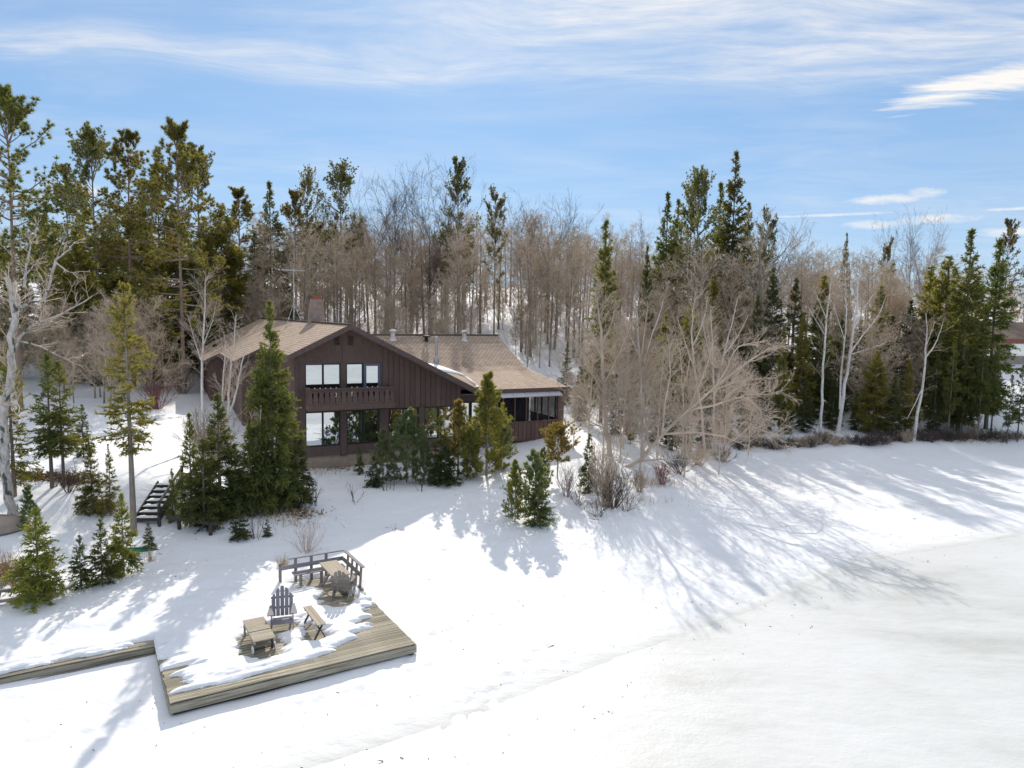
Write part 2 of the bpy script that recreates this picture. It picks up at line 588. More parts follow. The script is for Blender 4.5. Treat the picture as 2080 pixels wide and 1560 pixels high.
mat('dark_inside', (0.018, 0.016, 0.018), (0.028, 0.025, 0.026), 3, rough=0.9)
shingle_material('shingle', (0.56, 0.435, 0.33), (0.44, 0.325, 0.24), (0.16, 0.10, 0.08))
shingle_material('shingle_grey', (0.26, 0.19, 0.15), (0.21, 0.15, 0.12), (0.12, 0.09, 0.075))
glass_material('window_glass')
mat('chimney_stone', (0.40, 0.30, 0.25), (0.29, 0.22, 0.185), 3.5, rough=0.9, bump=0.7, c3=(0.20, 0.16, 0.14), c3_scale=2.5)
mat('brick_red', (0.42, 0.13, 0.08), (0.32, 0.11, 0.07), 8, rough=0.9, bump=0.4)
mat('metal_grey', (0.55, 0.56, 0.58), (0.42, 0.43, 0.45), 5, rough=0.35, metallic=0.7)
mat('antenna_metal', (0.62, 0.63, 0.64), (0.5, 0.51, 0.52), 5, rough=0.45, metallic=0.3)
mat('white_metal', (0.78, 0.76, 0.72), (0.62, 0.58, 0.54), 6, rough=0.5, c3=(0.40, 0.28, 0.2), c3_lo=0.62)
mat('black_metal', (0.02, 0.02, 0.022), (0.03, 0.03, 0.03), 5, rough=0.5)
mat('screen_mesh', (0.02, 0.018, 0.02), (0.03, 0.027, 0.028), 30, rough=0.9)
mat('deck_wood', (0.50, 0.445, 0.345), (0.33, 0.29, 0.22), 3, (0.5, 12, 12), 0.85, 0.5, vary=0.26, c3=(0.17, 0.155, 0.10), c3_scale=1.3, c3_lo=0.50, c3_hi=0.66)
mat('grey_wood', (0.33, 0.29, 0.25), (0.25, 0.22, 0.19), 4, (5, 5, 1), 0.85, 0.3, vary=0.14)
mat('pale_wood', (0.47, 0.40, 0.31), (0.36, 0.31, 0.24), 4, (1, 7, 7), 0.85, 0.3, vary=0.1)
mat('violet_wood', (0.30, 0.28, 0.30), (0.24, 0.22, 0.24), 4, (6, 6, 1), 0.8, 0.3, vary=0.08)
mat('dark_wood', (0.06, 0.048, 0.042), (0.09, 0.072, 0.062), 4, (3, 3, 3), 0.85, 0.3)
mat('white_plastic', (0.8, 0.8, 0.78), (0.7, 0.7, 0.68), 4, rough=0.4)
mat('rusty_bark', (0.36, 0.26, 0.205), (0.24, 0.17, 0.135), 5, (3, 3, 0.6), 0.95, 0.5)
mat('grey_bark', (0.35, 0.295, 0.245), (0.22, 0.185, 0.15), 4, (3, 3, 0.5), 0.95, 0.5, vary=0.25)
mat('dark_bark', (0.25, 0.20, 0.165), (0.15, 0.12, 0.10), 4, (3, 3, 0.5), 0.95, 0.5, vary=0.2)
mat('twig_brown', (0.64, 0.51, 0.375), (0.48, 0.375, 0.275), 1.2, rough=0.9, vary=0.25)
mat('twig_grey', (0.25, 0.205, 0.175), (0.18, 0.15, 0.13), 1.2, rough=0.9, vary=0.2)
mat('twig_pale', (0.70, 0.575, 0.455), (0.54, 0.435, 0.34), 1.5, rough=0.9, vary=0.15)
mat('twig_red', (0.30, 0.13, 0.115), (0.22, 0.10, 0.09), 1.5, rough=0.9, vary=0.15)
mat('twig_mauve', (0.36, 0.27, 0.29), (0.26, 0.19, 0.20), 1.5, rough=0.9)
mat('twig_dark', (0.085, 0.062, 0.055), (0.12, 0.09, 0.075), 1.5, rough=0.9, vary=0.2)
mat('birch_bark', (0.80, 0.76, 0.71), (0.62, 0.57, 0.52), 3.5, (2, 2, 1.2), 0.8, 0.3, c3=(0.10, 0.085, 0.08), c3_scale=4.0, c3_lo=0.62, c3_hi=0.70)
mat('old_birch_bark', (0.66, 0.61, 0.55), (0.40, 0.36, 0.32), 4, (2, 2, 1.0), 0.85, 0.5, c3=(0.10, 0.095, 0.085), c3_scale=2.6, c3_lo=0.52, c3_hi=0.62)
mat('leaf_litter', (0.30, 0.17, 0.08), (0.18, 0.10, 0.05), 6, rough=0.95, bump=0.6, c3=(0.42, 0.27, 0.13), c3_scale=9)
mat('dry_grass', (0.50, 0.36, 0.19), (0.36, 0.25, 0.13), 3, rough=0.9)
mat('green_hull', (0.01, 0.20, 0.13), (0.01, 0.16, 0.10), 4, rough=0.4)
mat('boat_beige', (0.42, 0.34, 0.27), (0.34, 0.275, 0.22), 3, rough=0.6)
mat('boat_grey', (0.12, 0.13, 0.15), (0.16, 0.17, 0.19), 3, rough=0.6)
mat('debris_brown', (0.10, 0.07, 0.05), (0.06, 0.045, 0.035), 4, rough=0.95)
foliage('needle_red_pine', (0.185, 0.192, 0.066), (0.265, 0.238, 0.078), 0.5)
foliage('needle_white_pine', (0.185, 0.190, 0.082), (0.260, 0.236, 0.094), 0.4)
foliage('needle_spruce', (0.115, 0.142, 0.054), (0.185, 0.192, 0.060), 0.8)
foliage('needle_fir_dark', (0.088, 0.112, 0.054), (0.140, 0.152, 0.060), 0.8)
foliage('needle_cedar', (0.200, 0.198, 0.056), (0.270, 0.245, 0.066), 0.6, val=0.15, hue=.012)
foliage('needle_young_pine', (0.175, 0.215, 0.115), (0.235, 0.265, 0.135), 1.5, val=0.12)
foliage('needle_yellow', (0.215, 0.232, 0.062), (0.285, 0.280, 0.075), 1.5, val=0.12, hue=.010)
foliage('needle_ochre', (0.235, 0.205, 0.070), (0.30, 0.25, 0.085), 1.5, val=0.12, hue=.015)

# ------------------------------------------------------------------ mesh helpers
def link(o, parent=None):
    COL.objects.link(o)
    if parent is not None:
        o.parent = parent
    return o


def tag(o, label=None, cat=None, group=None, kind=None):
    for k, v in (('label', label), ('category', cat), ('group', group), ('kind', kind)):
        if v:
            o[k] = v
    return o


def empty(name, loc, rz=0.0, parent=None):
    o = bpy.data.objects.new(name, None)
    o.empty_display_size = 0.2
    o.location = loc
    o.rotation_euler = (0, 0, rz)
    return link(o, parent)


def np_mesh(name, verts, quads=None, tris=None, smooth=False):
    me = bpy.data.meshes.new(name)
    verts = np.asarray(verts, np.float32).reshape(-1, 3)
    parts, tot = [], []
    if quads is not None and len(quads):
        q = np.asarray(quads, np.int32).reshape(-1, 4); parts.append(q.ravel()); tot.append(np.full(len(q), 4, np.int32))
    if tris is not None and len(tris):
        t = np.asarray(tris, np.int32).reshape(-1, 3); parts.append(t.ravel()); tot.append(np.full(len(t), 3, np.int32))
    loops = np.concatenate(parts); tot = np.concatenate(tot)
    start = np.concatenate(([0], np.cumsum(tot)[:-1])).astype(np.int32)
    me.vertices.add(len(verts)); me.vertices.foreach_set('co', verts.ravel())
    me.loops.add(len(loops)); me.loops.foreach_set('vertex_index', loops)
    me.polygons.add(len(tot)); me.polygons.foreach_set('loop_start', start); me.polygons.foreach_set('loop_total', tot)
    if smooth:
        me.polygons.foreach_set('use_smooth', np.ones(len(tot), bool))
    me.update(calc_edges=True)
    me.validate()
    return me


class MB:
    """collects boxes, prisms and tubes into one mesh"""
    def __init__(self):
        self.v, self.f = [], []

    def box(self, x0, x1, y0, y1, z0, z1):
        return self.prism([(x0, y0), (x1, y0), (x1, y1), (x0, y1)], z0, z1)

    def prism(self, poly, z0, z1):
        n, k = len(poly), len(self.v)
        self.v += [(x, y, z0) for x, y in poly] + [(x, y, z1) for x, y in poly]
        self.f.append([k + i for i in range(n)][::-1]); self.f.append([k + n + i for i in range(n)])
        for i in range(n):
            j = (i + 1) % n
            self.f.append([k + i, k + j, k + n + j, k + n + i])
        return self

    def extrude(self, pts, vec):
        """a planar polygon of 3-D points pushed along vec"""
        n, k = len(pts), len(self.v)
        self.v += [tuple(p) for p in pts] + [(p[0] + vec[0], p[1] + vec[1], p[2] + vec[2]) for p in pts]
        self.f.append([k + i for i in range(n)][::-1]); self.f.append([k + n + i for i in range(n)])
        for i in range(n):
            j = (i + 1) % n
            self.f.append([k + i, k + j, k + n + j, k + n + i])
        return self

    def beam(self, a, b, w, h, up=(0, 0, 1)):
        a, b = Vector(a), Vector(b)
        d = (b - a).normalized()
        s = d.cross(Vector(up))
        s = s.normalized() if s.length > 1e-4 else Vector((1, 0, 0))
        t = s.cross(d)
        c = [s * (w / 2) + t * (h / 2), s * (-w / 2) + t * (h / 2), s * (-w / 2) - t * (h / 2), s * (w / 2) - t * (h / 2)]
        return self.extrude([a + q for q in c], b - a)

    def tube(self, pts, rads, n=10, cap=True):
        pts = [Vector(p) for p in pts]
        if not hasattr(rads, '__len__'):
            rads = [rads] * len(pts)
        k = len(self.v)
        for i, p in enumerate(pts):
            d = (pts[min(i + 1, len(pts) - 1)] - pts[max(i - 1, 0)]).normalized()
            s = d.cross(Vector((0.3, 0.9, 0.1))).normalized()
            t = d.cross(s)
            for j in range(n):
                a = 2 * math.pi * j / n
                self.v.append(tuple(p + (s * math.cos(a) + t * math.sin(a)) * rads[i]))
        for i in range(len(pts) - 1):
            for j in range(n):
                j2 = (j + 1) % n
                self.f.append([k + i * n + j, k + i * n + j2, k + (i + 1) * n + j2, k + (i + 1) * n + j])
        if cap:
            self.f.append([k + j for j in range(n)][::-1])
            e = k + (len(pts) - 1) * n
            self.f.append([e + j for j in range(n)])
        return self

    def mesh(self, name, material, smooth=False):
        me = bpy.data.meshes.new(name)
        me.from_pydata(self.v, [], self.f)
        me.materials.append(MATS[material])
        import bmesh
        bm = bmesh.new(); bm.from_mesh(me)
        bmesh.ops.recalc_face_normals(bm, faces=bm.faces)
        bm.to_mesh(me); bm.free()
        if smooth:
            for p in me.polygons:
                p.use_smooth = True
        return me

    def build(self, name, material, parent=None, smooth=False, bevel=0.0):
        o = bpy.data.objects.new(name, self.mesh(name, material, smooth))
        if bevel:
            m = o.modifiers.new('bevel', 'BEVEL'); m.width = bevel; m.segments = 1; m.limit_method = 'ANGLE'
        return link(o, parent)


def box(name, material, parent, x0, x1, y0, y1, z0, z1, bevel=0.0):
    return MB().box(x0, x1, y0, y1, z0, z1).build(name, material, parent, bevel=bevel)


# ------------------------------------------------------------------ ground and lake
def axis(lo, hi, fine_lo, fine_hi, fine, grow=1.09):
    mid = list(np.arange(fine_lo, fine_hi, fine))
    up, s, v = [], fine, mid[-1]
    while v < hi:
        s *= grow; v += s; up.append(v)
    dn, s, v = [], fine, mid[0]
    while v > lo:
        s *= grow; v -= s; dn.append(v)
    return np.array(dn[::-1] + mid + up)


def build_ground():
    xs = axis(-900, 900, -17, 27, 0.12)
    ys = axis(-40, 900, 12, 42, 0.12)
    X, Y = np.meshgrid(xs, ys)
    Z = gz(X, Y)
    fine = (X > -20) & (X < 28) & (Y > 10) & (Y < 46)
    # wind crust and old footprints in the near snow
    Z = Z + np.where(fine, fbm(X * .8 + Y * .6, (Y * .8 - X * .6) * 2.2, 1.6, 4, 31) * 0.05 * np.clip(ice_dist(X, Y) / 2, 0, 1), 0)
    rg = np.random.default_rng(5)
    trails = [((-1.9, 14.2), (1.4, 19.5)), ((-3.4, 16.6), (-1.7, 20.3)), ((-8.4, 15.0), (-12.2, 13.6)), ((-3.4, 22.5), (-1.5, 29.5)), ((-9.6, 27.5), (-4.0, 30.5)), ((-5.6, 15.4), (-1.2, 18.4))]
    for (ax, ay), (bx, by) in trails:
        n = int(math.hypot(bx - ax, by - ay) / 0.38)
        for i in range(n):
            f = i / n
            side = 0.1 if i % 2 else -0.1
            cx = ax + (bx - ax) * f + rg.normal(0, .08) + side; cy = ay + (by - ay) * f + rg.normal(0, .08)
            m = (np.abs(X - cx) < .4) & (np.abs(Y - cy) < .5)
            d2 = ((X[m] - cx) / .11) ** 2 + ((Y[m] - cy) / .17) ** 2
            Z[m] -= 0.06 * np.exp(-d2) - 0.012 * np.exp(-(np.sqrt(d2) - 1.7) ** 2 * 3)
    # animal tracks in lanes beside the edge of the ice
    for off in (0.45, 0.75, 1.5, 1.75, 2.6):
        for (ax, ay), (bx, by) in zip(ICE[3:8], ICE[4:9]):
            L = math.hypot(bx - ax, by - ay); ux, uy = (bx - ax) / L, (by - ay) / L
            for i in range(int(L / .30)):
                if rg.random() < .25: continue
                cx = ax + ux * i * .30 - uy * (off + rg.normal(0, .06)); cy = ay + uy * i * .30 + ux * (off + rg.normal(0, .06))
                i0, i1 = np.searchsorted(xs, (cx - .3, cx + .3)); j0, j1 = np.searchsorted(ys, (cy - .3, cy + .3))
                if i1 - i0 < 3 or j1 - j0 < 3: continue
                sub = np.s_[j0:j1, i0:i1]
                Z[sub] -= rg.uniform(.015, .035) * np.exp(-((X[sub] - cx) ** 2 + (Y[sub] - cy) ** 2) / .011)
    ny, nx = X.shape
    idx = np.arange(nx * ny).reshape(ny, nx)
    q = np.stack([idx[:-1, :-1], idx[:-1, 1:], idx[1:, 1:], idx[1:, :-1]], -1).reshape(-1, 4)
    # the sheet ends a little under the ice
    d = ice_dist(X, Y)
    keep = (d.ravel()[q] > -1.5).any(1)
    me = np_mesh('snow_ground', np.stack([X, Y, Z], -1), q[keep], smooth=True)
    at = me.attributes.new('shore', 'FLOAT', 'POINT')
    at.data.foreach_set('value', np.clip(1 - (d + .1) / 1.8, 0, 1).ravel().astype(np.float32))
    me.materials.append(MATS['snow'])
    o = link(bpy.data.objects.new('ground', me))
    tag(o, 'snow covered ground sloping from the house down to the lake', 'ground', kind='structure')
    m = MB()
    m.v = [(-1500, -300, 0), (1500, -300, 0), (1500, 400, 0), (-1500, 400, 0)]
    m.f = [[0, 1, 2, 3]]
    o = m.build('lake', 'ice')
    tag(o, 'frozen lake with pale grey ice under thin snow', 'lake', kind='structure')


build_ground()

# ------------------------------------------------------------------ the house
HOUSE = empty('house', HO, HA)
tag(HOUSE, 'dark brown chalet style lake house with tan shingle roof and carved balcony', 'house')
RIDGE_T, RIDGE_Z, SL = 2.65, 8.75, 0.5


def rake(t):
    return RIDGE_Z - SL * abs(t - RIDGE_T)


def slab(name, material, parent, poly, zf, thick, uv, bottom=None):
    """a roof panel: polygon in plan, height from zf, given thickness; uv(t, s) in metres"""
    n = len(poly)
    top = [(t, s, zf(t, s)) for t, s in poly]
    m = MB()
    m.extrude(top, (0, 0, -thick))
    o = m.build(name, material, parent)
    lay = o.data.uv_layers.new(name='UVMap')
    for lp in o.data.loops:
        v = o.data.vertices[lp.vertex_index].co
        lay.data[lp.index].uv = uv(v.x, v.y)
    return o


k = math.sqrt(1 + SL * SL)
left_poly = [(2.65, -1.0), (2.65, 31.7), (-3.35, 31.7), (-3.35, 17.5), (-2.2, 17.5), (-2.2, 8.2), (-0.5, 8.2), (-0.5, -1.0)]
roof_l = slab('roof', 'shingle', HOUSE, left_poly, lambda t, s: rake(t), 0.2, lambda t, s: (s, t * k))
slab('roof', 'shingle', HOUSE, [(2.652, -1.0), (10.0, -1.0), (10.0, 10.0), (2.652, 10.0)], lambda t, s: rake(t), 0.2, lambda t, s: (s, t * k))
PROF = [(-0.25, 4.98), (4.6, 5.66), (5.6, 5.92), (6.6, 6.32), (8.0, 6.96), (9.8, 7.90)]


def wing_z(s):
    if s >= 9.8:
        return 7.90 - 0.5 * (s - 9.8)
    for (s0, z0), (s1, z1) in zip(PROF[:-1], PROF[1:]):
        if s <= s1:
            return z0 + (z1 - z0) * (s - s0) / (s1 - s0)


def wing_panel(poly):
    return slab('wing_roof', 'shingle', HOUSE, poly, lambda t, s: wing_z(s), 0.18, lambda t, s: (t, s * 1.1))


# the bending wing roof is one sheet of several strips
m = MB()
strips = []
cols = [(10.02, 16.45)]
for (s0, z0), (s1, z1) in zip(PROF[:-1], PROF[1:]):
    strips.append((s0, z0, s1, z1))
verts, faces = [], []
for i, (s0, z0, s1, z1) in enumerate(strips):
    a0 = 10.02 if i == 0 else 5.0
    m.extrude([(a0, s0, z0), (16.45, s0, z0), (16.45, s1, z1), (a0, s1, z1)], (0, 0, -0.18))
    if i == 0:
        m.extrude([(5.0, 0.6, wing_z(0.6)), (10.02, 0.6, wing_z(0.6)), (10.02, s1, z1), (5.0, s1, z1)], (0, 0, -0.18))
m.extrude([(4.5, 9.8, 7.9), (16.45, 9.8, 7.9), (16.45, 17.5, 4.05), (4.5, 17.5, 4.05)], (0, 0, -0.18))
wing = m.build('wing_roof', 'shingle', HOUSE)
lay = wing.data.uv_layers.new(name='UVMap')
acc = [(0, 0)]
for lp in wing.data.loops:
    v = wing.data.vertices[lp.vertex_index].co
    lay.data[lp.index].uv = (v.x, v.y * 1.1)
MB().beam((6.5, 9.8, 7.93), (16.5, 9.8, 7.93), 0.24, 0.07).build('ridge_cap', 'shingle_grey', wing)
MB().beam((2.65, -1.0, 8.775), (2.65, 31.7, 8.775), 0.22, 0.06).build('ridge_cap', 'shingle_grey', roof_l)
# fascia boards along the rakes and eaves, soffits under the overhang
for t0, t1 in ((2.65, -0.56), (2.65, 10.06)):
    z0, z1 = rake(t0), rake(t1)
    MB().extrude([(t0, -1.06, z0 + 0.03), (t1, -1.06, z1 + 0.03), (t1, -1.06, z1 - 0.25), (t0, -1.06, z0 - 0.25)], (0, 0.055, 0)).build('rake_board', 'brown_trim', HOUSE)
    MB().extrude([(t0, -1.0, z0 - 0.215), (t1, -1.0, z1 - 0.215), (t1, 0.0, z1 - 0.215), (t0, 0.0, z0 - 0.215)], (0, 0, -0.02)).build('soffit', 'soffit', HOUSE)
for (t, s0, s1) in ((-0.5, -1.0, 8.2), (-2.2, 8.2, 17.5), (-3.35, 17.5, 31.7)):
    z = rake(t)
    box('eave_board', 'brown_trim', HOUSE, t - 0.05, t, s0, s1, z - 0.24, z - 0.005)
for (t0, t1, s) in ((-0.5, -2.2, 8.2), (-2.2, -3.35, 17.5)):
    MB().extrude([(t0, s - 0.05, rake(t0) - .01), (t1, s - 0.05, rake(t1) - .01), (t1, s - 0.05, rake(t1) - 0.24), (t0, s - 0.05, rake(t0) - 0.24)], (0, 0.048, 0)).build('rake_board', 'brown_trim', HOUSE)
box('eave_board', 'brown_trim', HOUSE, 10.04, 16.5, -0.31, -0.252, 4.76, 4.985)
for (s0, z0, s1, z1) in strips:
    MB().extrude([(16.452, s0, z0), (16.452, s1, z1), (16.452, s1, z1 - .2), (16.452, s0, z0 - .2)], (0.05, 0, 0)).build('rake_board', 'brown_trim', HOUSE)
def wall_pieces(t0, t1, zb, top, holes, y0, y1):
    """a wall with rectangular openings, built column by column"""
    cuts = sorted({t0, t1, *[h[0] for h in holes], *[h[1] for h in holes], RIDGE_T if t0 < RIDGE_T < t1 else t0})
    mm = MB()
    for a, b in zip(cuts[:-1], cuts[1:]):
        mid = (a + b) / 2
        hs = sorted([h for h in holes if h[0] <= mid <= h[1]], key=lambda h: h[2])
        z = zb
        for h in hs:
            if h[2] > z + 1e-4:
                mm.extrude([(a, y0, z), (b, y0, z), (b, y0, h[2]), (a, y0, h[2])], (0, y1 - y0, 0))
            z = h[3]
        mm.extrude([(a, y0, z), (b, y0, z), (b, y0, top(b)), (a, y0, top(a))], (0, y1 - y0, 0))
    return mm


UP = [(0.46, 2.33), (2.63, 4.56)]
LOW = [(0.45, 2.29), (2.65, 4.43), (4.98, 6.75), (7.09, 8.98)]
holes = [(a, b, 4.62, 6.64) for a, b in UP] + [(a, b, 2.22, 4.08) for a, b in LOW]
front = wall_pieces(0.0, 9.35, 1.68, lambda t: rake(t) - 0.22, holes, 0.0, 0.2).build('wall', 'brown_stain', HOUSE)


def window(parent_name, t0, t1, z0, z1, y=0.06, sash='dark_sash', fr=0.05, parent=None):
    f = MB()
    f.box(t0, t0 + fr, y - .03, y + .05, z0, z1).box(t1 - fr, t1, y - .03, y + .05, z0, z1)
    f.box(t0 + fr, t1 - fr, y - .03, y + .05, z0, z0 + fr).box(t0 + fr, t1 - fr, y - .03, y + .05, z1 - fr, z1)
    w = f.build('window', sash, parent or HOUSE)
    box('pane', 'window_glass', w, t0 + fr - .01, t1 - fr + .01, y + .0, y + .012, z0 + fr - .01, z1 - fr + .01)
    return w


for t0, t1 in ((0.47, 1.40), (1.402, 2.32), (2.64, 3.55)):
    window('upper', t0, t1, 4.63, 6.63)
w4 = window('upper', 3.60, 4.55, 4.63, 6.63, sash='blue_sash', fr=0.15)
for t0, t1 in ((0.46, 1.37), (1.372, 2.28), (2.66, 3.53), (3.532, 4.42), (4.99, 5.85), (5.852, 6.74), (7.10, 7.95), (7.952, 8.97)):
    window('lower', t0, t1, 2.23, 4.07)
# vertical boards of the right half of the gable, open joints between them
edges = [4.64] + [4.96 + 0.313 * i for i in range(15)]
edges[-1] = 9.35
for a, b in zip(edges[:-1], edges[1:]):
    a2, b2 = a + 0.018, b - 0.018
    ytop = lambda t: rake(t) - 0.26
    MB().extrude([(a2, -0.035, 4.12), (b2, -0.035, 4.12), (b2, -0.035, ytop(b2)), (a2, -0.035, ytop(a2))], (0, 0.037, 0)).build('board', 'brown_board', front)
# plain panels of the left half: a seam batten, corner boards and trim
for a, b in ((0.02, 2.37), (2.43, 4.61)):
    zt = min(rake(a), rake(b)) - .28
    poly = [(a, -0.02, 6.68), (b, -0.02, 6.68), (b, -0.02, rake(b) - .27)]
    if a < RIDGE_T < b:
        poly.append((RIDGE_T, -0.02, rake(RIDGE_T) - .27))
    poly.append((a, -0.02, rake(a) - .27))
    MB().extrude(poly, (0, 0.022, 0)).build('panel', 'brown_stain', front)
box('corner_board', 'brown_trim', front, -0.05, 0.10, -0.05, -0.002, 1.7, rake(-.05) - .24)
for a, b in ((2.29, 2.65), (4.43, 4.98), (6.75, 7.09)):
    box('post', 'brown_trim', front, a + .02, b - .02, -0.09, -0.002, 1.62, 4.11)
box('sill_board', 'brown_trim', front, 0.12, 2.29, -0.06, -0.003, 1.69, 2.20)
for a, b in ((2.66, 4.42), (4.99, 6.74), (7.10, 9.3)):
    box('sill_board', 'brown_trim', front, a, b, -0.05, -0.003, 1.69, 2.20)
box('foundation', 'concrete', HOUSE, 0.02, 9.33, 0.03, 0.3, 0.3, 1.678)
# attic louvres
for a, b in ((2.01, 2.28), (2.74, 3.01)):
    fr = MB()
    fr.box(a - .03, a, -.06, -.021, 7.64, 8.10).box(b, b + .03, -.06, -.021, 7.64, 8.10).box(a, b, -.06, -.021, 7.61, 7.64).box(a, b, -.06, -.021, 8.10, 8.13)
    v = fr.build('attic_vent', 'brown_trim', HOUSE)
    box('vent_back', 'dark_inside', v, a, b, -.03, -.022, 7.64, 8.10)
    for i in range(6):
        z = 7.66 + .073 * i
        MB().extrude([(a, -.058, z), (a, -.03, z + .05), (a, -.026, z + .05), (a, -.054, z)], (b - a, 0, 0)).build('louvre', 'brown_trim', v)
# balcony
BAL = MB().box(0.48, 4.92, -1.06, -0.002, 4.40, 4.55).build('balcony', 'brown_trim', HOUSE)
box('fascia', 'brown_stain', BAL, 0.42, 4.98, -1.14, -1.062, 4.28, 4.57)
box('fascia', 'brown_stain', BAL, 0.42, 0.478, -1.06, -0.003, 4.28, 4.57)
box('fascia', 'brown_stain', BAL, 4.922, 4.98, -1.06, -0.003, 4.28, 4.57)
box('top_rail', 'brown_trim', BAL, 0.40, 5.0, -1.19, -1.03, 5.36, 5.43)
box('top_rail', 'brown_trim', BAL, 0.40, 0.52, -1.03, -0.003, 5.36, 5.43)
box('top_rail', 'brown_trim', BAL, 4.88, 5.0, -1.03, -0.003, 5.36, 5.43)
prof = [(0, 0), (0, .10), (.028, .125), (.032, .16), (.024, .19), (.008, .21), (.014, .30), (.036, .44), (.050, .54), (.046, .59), (.026, .625), (.012, .66), (0, .665), (0, .78)]


def baluster_mesh(wd):
    r = [(wd / 2 - dx, z) for dx, z in prof]
    l = [(-wd / 2 + dx, z) for dx, z in prof][::-1]
    q = MB().extrude([(x, 0, z) for x, z in r + l], (0, 0.03, 0))
    return q.mesh('baluster_board', 'brown_board')


bm_ = baluster_mesh(0.289)
NB = 16
for i in range(NB):
    o = link(bpy.data.objects.new('baluster_board', bm_), BAL)
    o.location = (0.33 + 0.2925 * (i + 0.5), -1.125, 4.575)
    if i in (0, NB - 1):
        o.scale = (0.86, 1, 1); o.location.x += 0.02 if i == 0 else -0.02
for tt in (0.46, 4.94):
    for i in range(3):
        o = link(bpy.data.objects.new('baluster_board', bm_), BAL)
        o.location = (tt, -0.24 - 0.3 * i, 4.575); o.rotation_euler = (0, 0, R(90))
# left flank of the house: walls step outward with the eaves
side = MB().box(0.0, 0.2, 0.202, 8.4, 1.0, rake(0.0) - .23).build('wall', 'brown_stain', HOUSE)
for i in range(26):
    s = 0.24 + 0.31 * i
    if s + .29 > 8.15: break
    box('board', 'brown_board', side, -0.036, -0.002, s, s + .28, 1.3, rake(-.04) - .25)
for a, b, s0, s1 in ((-1.75, 0.2, 8.4, 17.7), (-2.9, -1.55, 17.7, 31.2)):
    q = MB().box(a, a + .2, s0, s1, 1.0, rake(a) - .23)
    q.extrude([(a + .201, s0, 1.0), (b, s0, 1.0), (b, s0, rake(b) - .22), (a + .201, s0, rake(a + .201) - .22)], (0, .2, 0))
    q.build('wall', 'brown_stain', HOUSE)
window('side', 0.0, 0.0, 0, 0) if False else None
for s in (2.4, 5.4):
    w = MB().box(-.06, -.037, s, s + 1.1, 4.9, 6.2).build('window', 'dark_sash', HOUSE)
    box('pane', 'window_glass', w, -.066, -.0605, s + .06, s + 1.04, 4.96, 6.14)
for s in (10.2, 13.4):
    w = MB().box(-1.79, -1.752, s, s + 1.3, 4.3, 5.6).build('window', 'dark_sash', HOUSE)
    box('pane', 'window_glass', w, -1.80, -1.792, s + .06, s + 1.24, 4.36, 5.54)
# back of the wing and its right end
MB().box(9.4, 16.3, 16.9, 17.1, 1.0, 4.2).box(4.0, 9.4, 16.9, 17.1, 1.0, 4.2).build('wall', 'brown_stain', HOUSE)
gable = MB().extrude([(16.1, 4.4, 1.0), (16.1, 17.0, 1.0), (16.1, 17.0, 4.1), (16.1, 9.8, 7.7), (16.1, 6.6, 6.1), (16.1, 4.4, 5.4)], (0.2, 0, 0)).build('wall', 'brown_stain', HOUSE)
# recess between facade and porch
rec = MB().box(9.15, 9.35, 0.202, 1.4, 1.5, 5.0).box(9.352, 11.9, 1.2, 1.4, 1.5, 5.1).build('wall', 'brown_stain', HOUSE)
for t0, t1 in ((9.55, 10.4), (10.5, 11.35)):
    window('recess', t0, t1, 2.3, 4.1, y=1.12)
MB().box(9.36, 11.7, -0.2, 1.2, 4.70, 4.74).build('soffit', 'soffit', HOUSE)
# screened porch
porch = MB().box(11.7, 16.4, 0.0, 4.3, 1.80, 1.95).build('porch_floor', 'dark_wood', HOUSE)
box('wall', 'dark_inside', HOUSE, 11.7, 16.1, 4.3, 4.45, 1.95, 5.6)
w = box('window', 'blue_sash', HOUSE, 12.9, 14.0, 4.24, 4.298, 3.2, 4.5)
box('pane', 'window_glass', w, 12.97, 13.93, 4.225, 4.238, 3.27, 4.43)
knee = MB().box(11.72, 16.38, 0.02, 0.10, 1.7, 2.86).box(16.3, 16.38, 0.10, 4.2, 1.7, 2.86).build('wall', 'brown_stain', HOUSE)
for i in range(16):
    t = 11.74 + 0.29 * i
    box('board', 'brown_board', knee, t, t + .262, -0.02, 0.018, 1.72, 2.85)
box('knee_rail', 'brown_trim', knee, 11.7, 16.42, -0.06, 0.14, 2.862, 2.92)
box('knee_rail', 'brown_trim', knee, 16.26, 16.42, 0.142, 4.25, 2.862, 2.92)
box('header', 'brown_trim', HOUSE, 11.7, 16.4, 0.0, 0.12, 4.62, 4.83)
for t in (11.74, 12.15, 12.94, 13.73, 14.53, 15.32):
    box('post', 'brown_trim', HOUSE, t - .035, t + .035, 0.02, 0.10, 2.922, 4.618)
box('post', 'brown_stain', HOUSE, 15.97, 16.4, 0.0, 0.14, 2.922, 4.78)
for s in (0.9, 1.8, 2.7, 3.6):
    box('post', 'brown_trim', HOUSE, 16.28, 16.36, s - .05, s + .05, 2.922, 5.1)
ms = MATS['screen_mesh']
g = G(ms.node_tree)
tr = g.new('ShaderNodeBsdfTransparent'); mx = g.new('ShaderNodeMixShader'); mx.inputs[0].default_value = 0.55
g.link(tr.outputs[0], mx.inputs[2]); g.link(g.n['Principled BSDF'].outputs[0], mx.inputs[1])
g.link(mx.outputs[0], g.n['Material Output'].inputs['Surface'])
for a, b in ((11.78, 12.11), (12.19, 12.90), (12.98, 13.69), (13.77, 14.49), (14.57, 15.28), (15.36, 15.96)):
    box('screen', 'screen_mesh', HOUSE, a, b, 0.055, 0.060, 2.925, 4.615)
for a, b in ((0.15, .84), (0.96, 1.74), (1.86, 2.64), (2.76, 3.54), (3.66, 4.25)):
    box('screen', 'screen_mesh', HOUSE, 16.32, 16.325, a, b, 2.925, 5.05)
